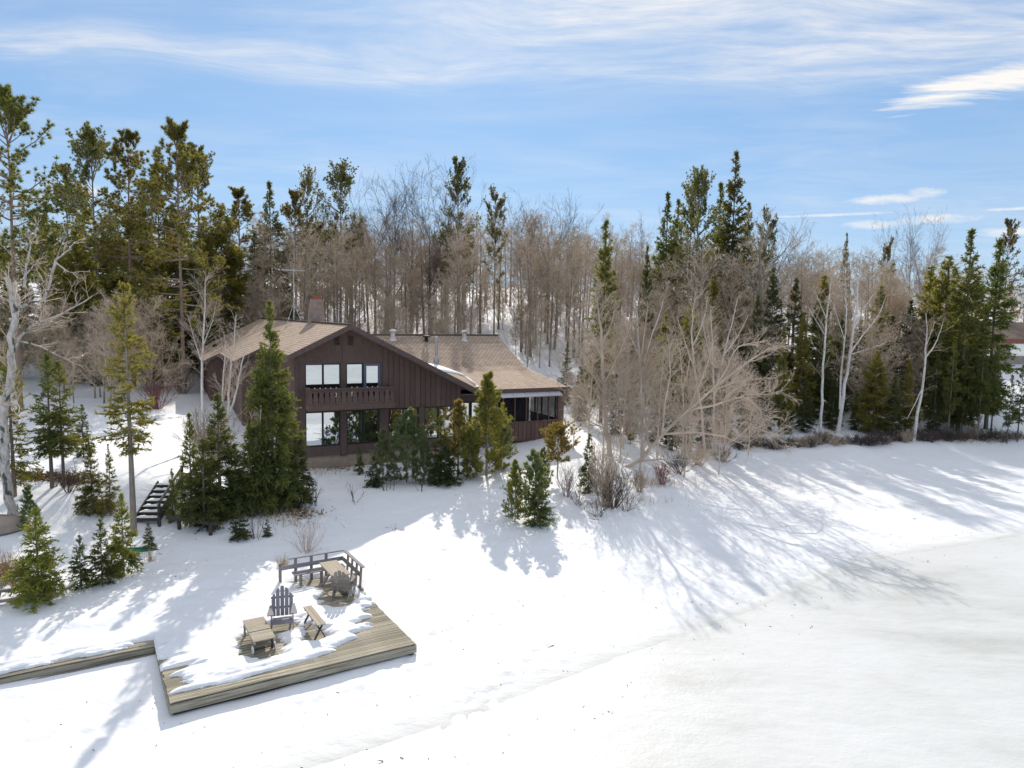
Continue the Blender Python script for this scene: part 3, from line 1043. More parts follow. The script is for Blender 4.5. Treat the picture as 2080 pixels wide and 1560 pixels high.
ap = bpy.data.materials.new('awning_panel'); ap.use_nodes = True
g = G(ap.node_tree); b = g.n['Principled BSDF']
co = g.new('ShaderNodeTexCoord').outputs['Object']
g.link(g.mix(g.ramp(g.noise(co, 2.0, 4), [(.4, 0.), (.7, 1.)]), (0.52, 0.54, 0.60), (0.62, 0.62, 0.64)), b.inputs['Base Color'])  # pale plastic, with the sky's reflection put into the base colour
b.inputs['Roughness'].default_value = 0.22
b.inputs['Specular IOR Level'].default_value = 0.6
MATS['awning_panel'] = ap
for i in range(5):
    t0 = 11.72 + 0.845 * i
    q = MB().extrude([(t0 + .02, -0.02, 4.84), (t0 + .825, -0.02, 4.84), (t0 + .825, -0.60, 4.50), (t0 + .02, -0.60, 4.50)], (0, -.008, .016)).build('awning_panel', 'awning_panel', HOUSE)
    fr = MB()
    for tt in (t0 + .01, t0 + .822):
        fr.beam((tt, -0.02, 4.842), (tt, -0.62, 4.49), 0.022, 0.03)
    fr.beam((t0, -0.62, 4.492), (t0 + .84, -0.62, 4.492), 0.03, 0.024)
    fr.build('awning_frame', 'metal_grey', q)
# chimney with its brick cap
ch = MB()
ch.v = [(2.42, 8.5, 6.8), (3.42, 8.5, 6.8), (3.42, 9.3, 6.8), (2.42, 9.3, 6.8), (2.45, 8.52, 9.0), (3.40, 8.52, 9.0), (3.40, 9.28, 9.0), (2.45, 9.28, 9.0),
        (2.56, 8.58, 9.95), (3.30, 8.58, 9.95), (3.30, 9.22, 9.95), (2.56, 9.22, 9.95), (2.60, 8.62, 10.22), (3.24, 8.62, 10.22), (3.24, 9.18, 10.22), (2.60, 9.18, 10.22)]
for r_ in range(3):
    for i in range(4):
        j = (i + 1) % 4
        ch.f.append([r_ * 4 + i, r_ * 4 + j, r_ * 4 + 4 + j, r_ * 4 + 4 + i])
ch.f.append([12, 13, 14, 15])
chim = ch.build('chimney', 'chimney_stone', HOUSE)
MB().box(2.74, 3.22, 8.66, 9.14, 10.222, 10.42).build('flue_cap', 'brick_red', chim)
# television antenna on a tripod
AS, AT = 15.2, 2.65
an = MB().tube([(AT, AS, 8.8), (AT, AS, 12.45)], 0.03, 8).build('antenna_mast', 'antenna_metal', HOUSE)
for da, db in ((-.55, -.2), (.55, -.2), (.05, .6)):
    MB().tube([(AT + da, AS + db, rake(AT + da) + .02), (AT, AS, 10.0)], 0.022, 6).build('brace', 'antenna_metal', an)
MB().tube([(AT - .85, AS - .3, 12.33), (AT + .85, AS + .3, 12.36)], 0.022, 6).build('boom', 'antenna_metal', an)
for i, x in enumerate((-.8, -.55, -.3, -.05, .2, .45, .7)):
    L_ = .62 - .05 * i
    MB().tube([(AT + x + .33 * L_, AS + x * .35 - L_, 12.37), (AT + x - .33 * L_, AS + x * .35 + L_, 12.37)], 0.012, 5).build('element', 'antenna_metal', an)


# roof vents
def on_wing(px, py):
    d = pix_dir(px, py)
    for kk in np.linspace(40, 75, 3000):
        p = Vector((0, 0, CAM_Z)) + d * float(kk)
        q = p - HO
        t, s = q.dot(HU), q.dot(HW)
        if 4 < t < 17 and 0 < s < 9.8 and p.z < wing_z(s):
            return t, s, wing_z(s)
    return 10, 5, wing_z(5)


# snow left lying in the valley behind the long rake
edge = [on_wing(px, py) for px, py in ((862, 738), (872, 738.5), (884, 740), (897, 744), (910, 749), (922, 754), (934, 760), (945, 767), (955, 775), (964, 783), (969, 787))]
sn, NJ = MB(), 7
for i, (t, s, z) in enumerate(edge):
    f = i / (len(edge) - 1)
    for j in range(NJ):
        g_ = j / (NJ - 1)
        s2 = max(s - 1.5 * g_ * (1 - .6 * f), 0.1)
        t2 = t + .12 * math.sin(i * 2.3) * (1 - g_)
        sn.v.append((t2, s2, max(wing_z(s2), rake(t2) if t2 < 10 else 0) + .10 * min(1, g_ * 3) * (1 if g_ < .99 else .1) + .012))
for i in range(len(edge) - 1):
    for j in range(NJ - 1):
        a = i * NJ + j
        sn.f.append([a, a + 1, a + NJ + 1, a + NJ])
o = sn.build('roof_snow', 'snow', wing, smooth=True)
md = o.modifiers.new('subd', 'SUBSURF'); md.levels = 2; md.render_levels = 2
for px, py in ((798, 690), (943, 691)):
    t, s, z = on_wing(px, py)
    v = MB().tube([(t, s, z - .2), (t, s, z + .55)], .15, 14).build('roof_vent', 'white_metal', HOUSE)
    MB().tube([(t, s, z + .551), (t, s, z + .62), (t, s, z + .72)], [.24, .24, .12], 14).build('cap', 'white_metal', v)
    MB().tube([(t, s, z - .1), (t, s, z + .07)], [.28, .20], 14).build('flashing', 'white_metal', v)
t, s, z = on_wing(866, 693)
v = MB().tube([(t, s, z - .2), (t, s, z + .25)], .12, 12).build('roof_vent', 'black_metal', HOUSE)
MB().tube([(t, s, z + .251), (t, s, z + .36), (t, s, z + .42)], [.25, .25, .14], 14).build('cap', 'black_metal', v)
t, s, z = on_wing(864, 717)
MB().tube([(t, s, z - .2), (t, s, z + .35)], .05, 10).build('vent_pipe', 'white_metal', HOUSE)
t, s, z = on_wing(886, 733)
v = MB().tube([(t, s, z - .2), (t, s, z + 1.55)], .10, 14).build('stove_pipe', 'metal_grey', HOUSE)
MB().tube([(t, s, z - .1), (t, s, z + .28)], [.2, .15], 14).build('flashing', 'metal_grey', v)
MB().tube([(t, s, z + 1.555), (t, s, z + 1.63)], [.13, .06], 14).build('cap', 'metal_grey', v)
t, s = -1.9, 25.0
box('roof_vent', 'black_metal', HOUSE, t - .2, t + .2, s - .2, s + .2, rake(t) - .15, rake(t) + .2)

# ------------------------------------------------------------------ neighbour's house far right
nb = Vector((54.5, 78.0, 0)); nz = gz1(54.5, 78.0)
NB_ = empty('house', (nb.x, nb.y, nz - .3), R(12))
tag(NB_, 'low brown roofed house half hidden by trees at the far right shore', 'house')
ez, rz_ = 7.75 - nz + .3, 9.6 - nz + .3
box('wall', 'boat_beige', NB_, -5.5, 9.5, 0.3, 8, 0, ez - .1)
r1 = slab('roof', 'shingle_grey', NB_, [(-6.2, -.5), (10.2, -.5), (10.2, 4.1), (-6.2, 4.1)], lambda t, s: ez + (s + .5) * (rz_ - ez) / 4.6, .2, lambda t, s: (t, s))
slab('roof', 'shingle_grey', NB_, [(-6.2, 4.101), (10.2, 4.101), (10.2, 8.7), (-6.2, 8.7)], lambda t, s: rz_ - (s - 4.1) * (rz_ - ez) / 4.6, .2, lambda t, s: (t, s))
mat('rust_fascia', (0.30, 0.11, 0.07), (0.24, 0.09, 0.06), 3, rough=0.7)
box('eave_board', 'rust_fascia', NB_, -6.25, 10.25, -.58, -.505, ez - .45, ez + .02)
for a in (-4.2, 0.2, 4.6):
    w = box('window', 'white_plastic', NB_, a, a + 2.2, .22, .298, ez - 1.9, ez - .5)
    box('pane', 'window_glass', w, a + .08, a + 2.12, .205, .218, ez - 1.82, ez - .58)

# ------------------------------------------------------------------ lakeside deck and walkway
DECK = empty('deck', (DO.x, DO.y, 0.45), DA)
tag(DECK, 'weathered wooden lakeside deck with a side walkway, half under snow', 'deck')
rg4 = np.random.default_rng(44)
PW, GAP = 0.132, 0.016
planks = {}


def plank_mesh(L, key):
    if key not in planks:
        planks[key] = MB().box(-L / 2, L / 2, -PW / 2, PW / 2, -0.035, 0.0).mesh('plank', 'deck_wood')
    return planks[key]


nb_ = int(6.2 / (PW + GAP))
for i in range(nb_):
    b = 0.05 + (PW + GAP) * (i + .5)
    cut = 2.2 + 1.6 * rg4.random()
    for a0, a1, kk in ((-0.02, cut, 'l'), (cut + .006, 6.0, 'r')):
        o = bpy.data.objects.new('plank', MB().box(a0 + rg4.normal(0, .012) * (kk == 'l') , a1 + rg4.normal(0, .012) * (kk == 'r'), -PW / 2, PW / 2, -0.035, 0.0).mesh('plank', 'deck_wood'))
        link(o, DECK)
        o.location = (0, b, rg4.normal(0, .0025))
for i in range(8):
    b = 3.27 + 0.05 + (PW + GAP) * (i + .5)
    o = bpy.data.objects.new('plank', MB().box(-6.0 + .3 * rg4.random(), -0.035, -PW / 2, PW / 2, -0.035, 0.0).mesh('plank', 'deck_wood'))
    link(o, DECK)
    o.location = (0, b, -0.004 + rg4.normal(0, .002))
fas = dict(bevel=0.006)
box('fascia_board', 'deck_wood', DECK, -0.03, 6.02, 0.0, 0.045, -0.24, -0.04, **fas)
box('fascia_board', 'deck_wood', DECK, -0.04, -0.002, 0.05, 3.25, -0.26, -0.04, **fas)
box('fascia_board', 'deck_wood', DECK, 6.0, 6.04, 0.05, 6.2, -0.24, -0.04, **fas)
box('fascia_board', 'deck_wood', DECK, -6.0, -0.05, 3.27, 3.315, -0.18, -0.042, **fas)
box('fascia_board', 'grey_wood', DECK, -6.0, -0.05, 3.20, 3.262, -0.33, -0.185, **fas)
box('skirt', 'dark_wood', DECK, 0.05, 5.95, 0.08, 0.2, -0.45, -0.24)
for a in (0.4, 2.2, 4.0, 5.8):
    box('joist', 'dark_wood', DECK, a - .05, a + .05, 0.1, 6.1, -0.25, -0.04)

# snow lying on the deck, melted back round the furniture and along the edges
def deck_snow():
    as_ = np.arange(-5.9, 6.05, 0.035); bs = np.arange(0.2, 6.5, 0.03)
    A, B = np.meshgrid(as_, bs)
    n = fbm(A * 0.35, B * 2.2, 0.5, 4, 51) * 0.55 + fbm(A, B, 0.35, 3, 12) * 0.25       # drawn out along the planks
    row = vnoise(np.floor(B / (PW + GAP)) * 7.31, B * 0, 1.0, 77) * 0.5
    n = n + row * 0.7
    # distance inside the snow outline (positive = snow)
    A2 = A + row * 1.5 + vnoise(A * .5, B, .12, 91) * .35
    fr = np.interp(A2, [-.1, 0.3, 1.0, 2.5, 3.7, 4.6, 5.3, 5.8, 6.1], [.7, .50, .44, .46, .62, 1.15, 1.9, 2.8, 3.6])
    m1 = np.where(A > -0.05, B - fr, 9)
    left = np.where((A > -.05) & (B < 3.15), (A2 - np.interp(B, [0, 1, 2.2, 3.2], [.42, .42, .36, .12])) * 1.0, 9)
    walk = np.where(A <= -.05, (B - 3.57 - .04 * A * 0), 9)
    right = (6.0 - A) * 0.8 - .05 + np.clip(B - 4.0, -1, 0) * .1
    m = np.minimum(np.minimum(m1, left), np.minimum(walk, right))
    for ca, cb, ra, rb in ((2.33, 1.95, .55, .88), (3.15, 2.72, .52, .32), (3.82, 2.15, .28, .66), (5.18, 3.98, .56, .75), (5.35, 5.1, .5, .7), (4.75, 5.75, .7, .36)):
        d = np.sqrt(((A - ca) / ra) ** 2 + ((B - cb) / rb) ** 2)
        m = np.minimum(m, (d - 1) * min(ra, rb) * 1.2)
    m = m + n * 0.62
    h = np.clip(m / 0.30, 0, 1)
    hh = np.sqrt(h) * 0.095 + np.clip(B - 3.2, 0, 3) * 0.03 * np.clip((3.9 - A) / 1.5, 0, 1)
    X = DO.x + A * DU.x + B * DW.x; Y = DO.y + A * DU.y + B * DW.y
    hh = hh * (1 + .6 * fbm(A, B, .8, 3, 3))
    Z = 0.45 + np.where(h > 0, hh, -0.02)
    ny, nx = A.shape
    idx = np.arange(nx * ny).reshape(ny, nx)
    q = np.stack([idx[:-1, :-1], idx[:-1, 1:], idx[1:, 1:], idx[1:, :-1]], -1).reshape(-1, 4)
    keep = (h.ravel()[q] > 0).any(1)
    me = np_mesh('snow', np.stack([X, Y, Z], -1), q[keep], smooth=True)
    me.materials.append(MATS['snow'])
    o = link(bpy.data.objects.new('snow', me))
    tag(o, 'white snow lying on the lakeside deck, melted round the furniture', 'snow', kind='stuff')


deck_snow()


def on_deck(name, a, b, rz, label, cat, group=None):
    p = deck_pt(a, b)
    return tag(empty(name, (p.x, p.y, 0.452), DA + rz), label, cat, group)


# ------------------------------------------------------------------ garden chairs (local: x across, y towards the back)
def adirondack(root, wood, wide=0.56):
    hw = wide / 2
    n = 5
    sw = (wide + .02) / n
    # back leans: from (y=.10,z=.30) to (y=.42,z=1.0)
    lean = math.atan2(0.34, 0.72)
    for i in range(n):
        x = -hw - .01 + sw * (i + .5)
        f = abs(i - (n - 1) / 2) / ((n - 1) / 2)
        L = 0.82 - 0.20 * f ** 2
        top = []
        w2 = sw / 2 - .006
        slope = (i - (n - 1) / 2) * 0.05
        prof_ = [(-w2, 0), (w2, 0), (w2, L - max(0, slope) * 1.6 - .02), (w2 * .4, L - max(0, slope) * .5), (-w2 * .4, L + min(0, slope) * .5), (-w2, L + min(0, slope) * 1.6 - .02)]
        pts = []
        for px_, l in prof_:
            fan = px_ + x * (1 + .10 * l)
            pts.append((fan, 0.12 + l * math.sin(lean), 0.27 + l * math.cos(lean)))
        MB().extrude(pts, (0, .018, -.009)).build('back_slat', wood, root)
    for l, w_ in ((.22, hw + .02), (.50, hw + .03)):
        y, z = 0.12 + l * math.sin(lean) + .035, 0.27 + l * math.cos(lean)
        MB().beam((-w_, y, z), (w_, y, z), .025, .06).build('cross_rail', wood, root)
    for i in range(5):
        y = -.38 + .105 * i
        z = .365 - .035 * i
        MB().beam((-hw + .03, y, z), (hw - .03, y, z), .09, .02).build('seat_slat', wood, root)
    for s in (-1, 1):
        x = s * (hw - .01)
        MB().extrude([(x, -.43, .36), (x, -.43, .25), (x, .46, .0), (x, .50, .0), (x, .50, .05), (x, .12, .24)], (-s * .03, 0, 0)).build('rear_leg', wood, root)
        MB().extrude([(x + s * .032, -.42, 0), (x + s * .032, -.33, 0), (x + s * .032, -.33, .54), (x + s * .032, -.42, .54)], (-s * .03, 0, 0)).build('front_leg', wood, root)
        MB().prism([(s * (hw - .06), -.50), (s * (hw + .11), -.50), (s * (hw + .12), -.40), (s * (hw + .06), .2), (s * (hw - .0), .2)], .542, .567).build('armrest', wood, root)
    MB().beam((-hw, -.445, .31), (hw, -.445, .31), .02, .10).build('apron', wood, root)


ch1 = on_deck('adirondack_chair', 3.16, 2.86, R(-14), 'grey wooden adirondack chair facing the lake, standing alone in the middle of the deck', 'chair')
adirondack(ch1, 'violet_wood')
ch2 = on_deck('adirondack_chair', 5.32, 4.14, R(150), 'weathered pale adirondack chair turned to the picnic table, its back to the lake', 'chair')
adirondack(ch2, 'grey_wood')

# low lounge table in two hinged halves with a white wheel
lt = on_deck('lounge_table', 2.36, 2.1, 0, 'low plank lounge table on wheels beside the adirondack chair', 'table')
for k_, (b0, b1) in enumerate(((-0.72, -0.14), (-0.12, 0.72))):
    n = 6 if k_ == 0 else 9
    z = .40 if k_ else .385
    w_ = (b1 - b0) / n
    for i in range(n):
        box('top_slat', 'pale_wood', lt, -.28, .28, b0 + w_ * i + .003, b0 + w_ * (i + 1) - .003, z, z + .022)
for x in (-.245, .245):
    box('side_rail', 'pale_wood', lt, x - .018, x + .018, -.70, .70, .30, .384)
    for y in (.62, -.42):
        MB().beam((x, y, 0.0), (x, y + .02, .31), .05, .05, (0, 1, 0)).build('leg', 'dark_wood' if x > 0 else 'grey_wood', lt)
MB().beam((-.24, -.42, .14), (.24, -.42, .14), .04, .05).build('stretcher', 'grey_wood', lt)
for x in (-.29, .27):
    wv = MB().tube([(x, -.55, .105), (x + .03, -.55, .105)], .105, 18).build('wheel', 'white_plastic', lt)
    MB().tube([(x - .006, -.55, .105), (x + .036, -.55, .105)], .03, 10).build('hub', 'grey_wood', wv)
MB().tube([(-.29, -.55, .105), (.30, -.55, .105)], .015, 8).build('axle', 'black_metal', lt)

# narrow bench on crossed legs
bn = on_deck('bench', 3.86, 2.14, 0, 'narrow wooden bench with crossed legs on the deck', 'bench')
for x0 in (-.115, .004):
    box('seat_plank', 'pale_wood', bn, x0, x0 + .111, -.70, .70, .43, .462)
for y in (-.55, .55):
    MB().beam((-.15, y, .0), (.09, y, .43), .03, .07, (0, 1, 0)).build('leg', 'dark_wood', bn)
    MB().beam((.15, y + .035, .0), (-.09, y + .035, .43), .03, .07, (0, 1, 0)).build('leg', 'dark_wood', bn)
    box('cleat', 'dark_wood', bn, -.11, .11, y - .03, y + .065, .395, .43)
MB().beam((0, -.52, .24), (0, .52, .40), .03, .05).build('brace', 'dark_wood', bn)

# picnic table top near the corner bench
pt = on_deck('picnic_table', 5.26, 4.72, 0, 'wooden picnic table beside the corner railing of the deck', 'table')
for i in range(5):
    x0 = -.29 + .116 * i
    box('top_plank', 'pale_wood', pt, x0, x0 + .112, -.72, .72, .71, .745)
for y in (-.52, .52):
    MB().beam((-.27, y, 0), (.2, y, .70), .04, .08, (0, 1, 0)).build('leg', 'grey_wood', pt)
    MB().beam((.27, y + .045, 0), (-.2, y + .045, .70), .04, .08, (0, 1, 0)).build('leg', 'grey_wood', pt)
    box('cleat', 'grey_wood', pt, -.27, .27, y - .03, y + .08, .665, .709)

# railing with built-in seat in the back corner of the deck
rl = on_deck('deck_railing', 0, 0, 0, 'grey wooden railing with a built-in seat round the back corner of the deck', 'railing')
B0 = 6.05
for a in (3.86, 4.36, 4.88, 5.38):
    box('post', 'grey_wood', rl, a - .04, a + .04, B0 - .04, B0 + .04, -.2, .80 if a > 4 else .72)
for b in (5.62, 5.18, 4.74, 4.32):
    MB().beam((5.94, b, -.1), (6.0, b, .80), .09, .05, (1, 0, 0)).build('post', 'grey_wood', rl)
box('top_rail', 'violet_wood', rl, 4.15, 6.0, B0 - .03, B0 + .05, .802, .835)
box('top_rail', 'violet_wood', rl, 5.95, 6.06, 4.15, B0 - .032, .802, .835)
box('back_board', 'violet_wood', rl, 3.82, 5.95, B0 - .075, B0 - .042, .50, .64)
box('back_board', 'grey_wood', rl, 5.905, 5.938, 4.2, B0 - .08, .50, .64)
for i in range(3):
    box('seat_plank', 'violet_wood', rl, 4.2, 5.9, B0 - .48 + .13 * i, B0 - .48 + .13 * i + .122, .38, .412)
for a in (4.42, 5.1, 5.7):
    box('leg', 'grey_wood', rl, a - .04, a + .04, B0 - .44, B0 - .36, -.02, .378)
box('low_rail', 'violet_wood', rl, 5.93, 6.0, 4.1, 4.5, .02, .14)

# ------------------------------------------------------------------ stairs up the bank, rail, boats and bits at the left
def stairs():
    b = ground_hit(297, 1070); 
    top = ray_y(300, 982, b.y + 1.15)
    az = R(4)
    st = tag(empty('stairs', (b.x, b.y, b.z - .05), az), 'snowy wooden stairs with a handrail climbing the bank between the firs', 'stairs')
    n = 7
    yy = next((v for v in np.arange(.6, 2.3, .1) if gz1(b.x, b.y + v) > b.z + 1.25), 2.3)
    Hs = max(gz1(b.x, b.y + yy) - b.z, .9)
    rise, run = Hs / n, yy / n
    lift = max(gz1(b.x + dx, b.y + run * i + .2) - b.z - rise * (i + 1) for i in range(n) for dx in (-.4, 0, .4)) + .10
    for i in range(n):
        y = run * i
        z = rise * (i + 1) + lift
        t_ = box('tread', 'dark_wood', st, -.42, .42, y, y + .24, z - .045, z)
        box('riser', 'dark_wood', t_, -.41, .41, y + .03, y + .055, z - rise + .001, z - .046)
        sn = MB()
        NX, NY = 14, 4
        for ix in range(NX + 1):
            for iy in range(NY + 1):
                fx, fy = ix / NX, iy / NY
                e = min(fx, 1 - fx, ) * 8
                e2 = min(fy, 1 - fy) * 4
                hgt = .055 * min(1, e) * min(1, e2) * (1 + .7 * float(vnoise(np.array([ix * .6 + i * 9.]), np.array([iy * 1.]), 1.0, 8)[0]))
                sn.v.append((-.41 + .82 * fx, y + .005 + .225 * fy, z + .002 + hgt))
        for ix in range(NX):
            for iy in range(NY):
                a = ix * (NY + 1) + iy
                sn.f.append([a, a + NY + 1, a + NY + 2, a + 1])
        sn.build('snow_cap', 'snow', t_, smooth=True)
    for x in (-.45, .45):
        MB().beam((x, -.05, lift), (x, yy, Hs + lift), .05, .24).build('stringer', 'dark_wood', st)
    for (x, y0, z0) in ((.51, -.02, .1), (.51, yy, Hs)):
        MB().box(x - .045, x + .045, y0 - .045, y0 + .045, z0 - .3, z0 + .95).build('post', 'dark_wood', st)
    MB().beam((.51, -.1, .92), (.51, yy + .25, Hs + .98), .05, .10).build('handrail', 'grey_wood', st)
    MB().beam((.51, -.1, .52), (.51, yy + .1, Hs + .55), .04, .08).build('handrail', 'dark_wood', st)


stairs()
p0, p1 = ground_hit(355, 1078), ground_hit(428, 1086)
lr = tag(empty('log_rail', p0), 'dark log rail on short posts beside the foot of the stairs', 'rail')
d = p1 - p0
MB().tube([(-.25, .02, .48), (d.x * .5, d.y * .5, .46), (d.x + .25, d.y, d.z + .40)], [.085, .08, .07], 10).build('rail', 'dark_wood', lr, smooth=True)
for q in (Vector((.15, .06, 0)), d):
    MB().tube([(q.x, q.y, q.z - .2), (q.x, q.y, q.z + .46)], [.075, .07], 9).build('post', 'dark_wood', lr, smooth=True)


def hull(name, loc, rz, L, W, Hh, m1, label, cat, tilt=0):
    """an upturned boat: keel up, gunwales down"""
    root = tag(empty(name, loc, rz), label, cat)
    root.rotation_euler = (tilt, 0, rz)
    q = MB()
    NU, NV = 14, 9
    for i in range(NU + 1):
        f = i / NU * 2 - 1
        wd = W / 2 * (1 - abs(f) ** 2.6) + .01
        hh = Hh * (1 - .25 * abs(f) ** 3)
        for j in range(NV + 1):
            a = math.pi * j / NV
            q.v.append((L / 2 * f, wd * math.cos(a), hh * math.sin(a) ** .8))
    for i in range(NU):
        for j in range(NV):
            a = i * (NV + 1) + j
            q.f.append([a, a + 1, a + NV + 2, a + NV + 1])
    q.build('hull', m1, root, smooth=True)
    MB().beam((-L / 2 * .95, 0, Hh * .80), (-L / 2 * .5, 0, Hh + .01), .03, .04).beam((-L / 2 * .5, 0, Hh + .01), (L / 2 * .5, 0, Hh + .01), .03, .04).beam((L / 2 * .5, 0, Hh + .01), (L / 2 * .95, 0, Hh * .80), .03, .04).build('keel', m1, root)
    for s in (-1, 1):
        pts = [(L / 2 * f, s * (W / 2 * (1 - abs(f) ** 2.6) + .02), .02) for f in np.linspace(-1, 1, 13)]
        MB().tube(pts, .022, 6).build('gunwale', 'boat_grey', root)
    return root


g1 = ground_hit(296, 1130)
hull('canoe', (g1.x - .95, g1.y + .45, g1.z - .14), R(8), 2.3, .55, .28, 'green_hull', 'green upturned canoe under the small firs by the snow bank', 'canoe')
g2 = ground_hit(-12, 1092)
hull('rowing_boat', (g2.x - .9, g2.y + .2, g2.z - .02), R(20), 3.4, 1.4, .62, 'boat_beige', 'beige and grey upturned rowing boat at the foot of the big birch', 'boat')
# wooden landing frame at the picture's lower left
g3 = ground_hit(20, 1235)
fr = tag(empty('timber_frame', (g3.x, g3.y, g3.z + .02), R(28)), 'weathered timber frame lying at the edge of the snow bank below the firs', 'frame')
for y in (0, .42, .84):
    box('rail', 'grey_wood', fr, -2.6, .55, y - .04, y + .04, .1 + y * .38, .18 + y * .38)
for x in (-2.0, -1.1, -.3, .45):
    MB().beam((x, -.05, .08), (x + .05, .9, .46), .07, .05).build('cross_bar', 'grey_wood', fr)
for x in (-1.9, .4):
    box('post', 'dark_wood', fr, x - .05, x + .05, .86, .95, -.2, .55)

# ------------------------------------------------------------------ tree growing (vectorised)
UPV = np.array([0, 0, 1.0])


def nrm(v):
    return v / np.maximum(np.linalg.norm(v, axis=-1, keepdims=True), 1e-9)


def grow(start, d, length, r0, r1, K, up, wob, rg):
    N = len(start)
    pts = np.empty((N, K, 3)); pts[:, 0] = start
    d = d.copy()
    up = np.broadcast_to(np.asarray(up, float), (N,))[:, None]
    for k_ in range(1, K):
        d = nrm(d + up * UPV + wob * rg.normal(size=(N, 3)))
        pts[:, k_] = pts[:, k_ - 1] + d * (length / (K - 1))[:, None]
    t = np.linspace(0, 1, K)
    rad = r0[:, None] * (1 - t) + r1[:, None] * t
    return pts, rad


def kids(pts, rad, length, counts, t0, t1, ang, angv, lr, taper, rg, upb=0.0, rr=0.6):
    N, K, _ = pts.shape
    counts = np.broadcast_to(counts, (N,)).astype(int)
    idx = np.repeat(np.arange(N), counts)
    M_ = len(idx)
    t = rg.uniform(t0, t1, M_)
    f = t * (K - 1); i = np.minimum(f.astype(int), K - 2); fr = (f - i)[:, None]
    p = pts[idx, i] * (1 - fr) + pts[idx, i + 1] * fr
    tan = nrm(pts[idx, i + 1] - pts[idx, i])
    perp = nrm(np.cross(tan, rg.normal(size=tan.shape)))
    a = np.radians(rg.normal(ang, angv, M_))[:, None]
    d = nrm(tan * np.cos(a) + perp * np.sin(a) + upb * UPV)
    L = length[idx] * lr * (1 - taper * t) * rg.uniform(.6, 1.25, M_)
    r = (rad[idx, i] * (1 - fr[:, 0]) + rad[idx, i + 1] * fr[:, 0]) * rr
    return p, d, L, r, t


def frusta(pts, rad, n):
    N, K, _ = pts.shape
    d0 = nrm(pts[:, -1] - pts[:, 0])
    ref = np.where(np.abs(d0[:, 2:3]) > .9, np.array([[1.0, 0, 0]]), np.array([[0, 0, 1.0]]))
    s = nrm(np.cross(d0, ref)); t = np.cross(d0, s)
    a = np.arange(n) * 2 * math.pi / n
    ring = s[:, None] * np.cos(a)[None, :, None] + t[:, None] * np.sin(a)[None, :, None]       # N,n,3
    v = pts[:, :, None] + ring[:, None] * rad[:, :, None, None]                                    # N,K,n,3
    base = (np.arange(N) * K * n)[:, None, None] + (np.arange(K - 1) * n)[None, :, None]
    j = np.arange(n)[None, None]; j2 = (j + 1) % n
    q = np.stack([base + j, base + j2, base + n + j2, base + n + j], -1)
    return v.reshape(-1, 3), q.reshape(-1, 4)


class TM:
    """a tree part: quads and needle triangles"""
    def __init__(self):
        self.v, self.q, self.t, self.n = [], [], [], 0

    def add(self, pts, rad, n=3):
        v, q = frusta(pts, rad, n)
        self.v.append(v); self.q.append(q + self.n); self.n += len(v)

    def needles(self, c, d, L, w, rg):
        side = nrm(np.cross(d, rg.normal(size=d.shape)))
        v = np.stack([c - side * (w / 2)[:, None], c + side * (w / 2)[:, None], c + d * L[:, None]], 1).reshape(-1, 3)
        self.v.append(v); self.t.append(np.arange(len(v)).reshape(-1, 3) + self.n); self.n += len(v)

    def mesh(self, name, material, smooth=False):
        me = np_mesh(name, np.concatenate(self.v), np.concatenate(self.q) if self.q else None, np.concatenate(self.t) if self.t else None, smooth)
        me.materials.append(MATS[material])
        return me


def trunk_line(rg, H, lean=(0, 0), wob=.012, K=12):
    z = np.linspace(0, H, K)
    x = np.cumsum(rg.normal(0, wob * H / 4, K)) * (z / H); y = np.cumsum(rg.normal(0, wob * H / 4, K)) * (z / H)
    x[0] = y[0] = 0
    return np.stack([x + lean[0] * z, y + lean[1] * z, z - .25 * (z == 0)], -1)


PROTO = {}


def bare_tree(key, seed, H=16.0, r=0.16, cb=0.35, spread=0.22, n1=26, n2=6, n3=5, n4=3, ang=48, up=0.16, bark='grey_bark', twig='twig_brown', tr=0.011, lean=(0, 0), fork=0, wob=.012, tw=1.0, ka=50):
    rg = np.random.default_rng(seed)
    tp = trunk_line(rg, H, lean, wob)[None]
    K = tp.shape[1]
    f = np.linspace(0, 1, K)
    tr_ = (r * (1 - f) ** .8 + .012)[None]; tr_[0, 0] *= 1.25
    T = TM(); T.add(tp, tr_, 8)
    C = TM()
    L0 = np.array([H])
    p, d, L, rr, t = kids(tp, tr_, L0, n1, cb, .99, ang, 12, 1.0, 0, rg, .06)
    L = spread * H * (1.25 - .8 * np.abs((t - cb) / (1 - cb) - .25)) * rg.uniform(.55, 1.25, len(t))
    if fork:
        L[:fork] *= 1.9; rr[:fork] *= 1.4
    a, b = grow(p, d, L, np.minimum(rr, r * .5) * .75, np.full(len(L), tr), 6, up, .13 * tw, rg)
    C.add(a, b, 4)
    p, d, L2, rr, t = kids(a, b, L, n2, .12, .98, ka, 14, .55, .4, rg, .04)
    a2, b2 = grow(p, d, L2, np.maximum(rr, tr * 1.2), np.full(len(L2), tr * .75), 4, up * .4, .20 * tw, rg)
    C.add(a2, b2, 3)
    p, d, L3, rr, t = kids(a2, b2, L2, n3, .15, 1.0, ka, 14, .55, .35, rg, .03)
    a3, b3 = grow(p, d, L3, np.full(len(L3), tr * .8), np.full(len(L3), tr * .5), 3, .02, .22 * tw, rg)
    C.add(a3, b3, 3)
    if n4:
        p, d, L4, rr, t = kids(a3, b3, L3, n4, .2, 1.0, ka - 5, 14, .65, .3, rg, .0)
        L4 = np.maximum(L4, .2)
        a4, b4 = grow(p, d, L4, np.full(len(L4), tr * .55), np.full(len(L4), tr * .32), 2, 0, .1, rg)
        C.add(a4, b4, 3)
    PROTO[key] = (H, [('trunk', T.mesh('trunk', bark, True)), ('crown', C.mesh('crown', twig))])


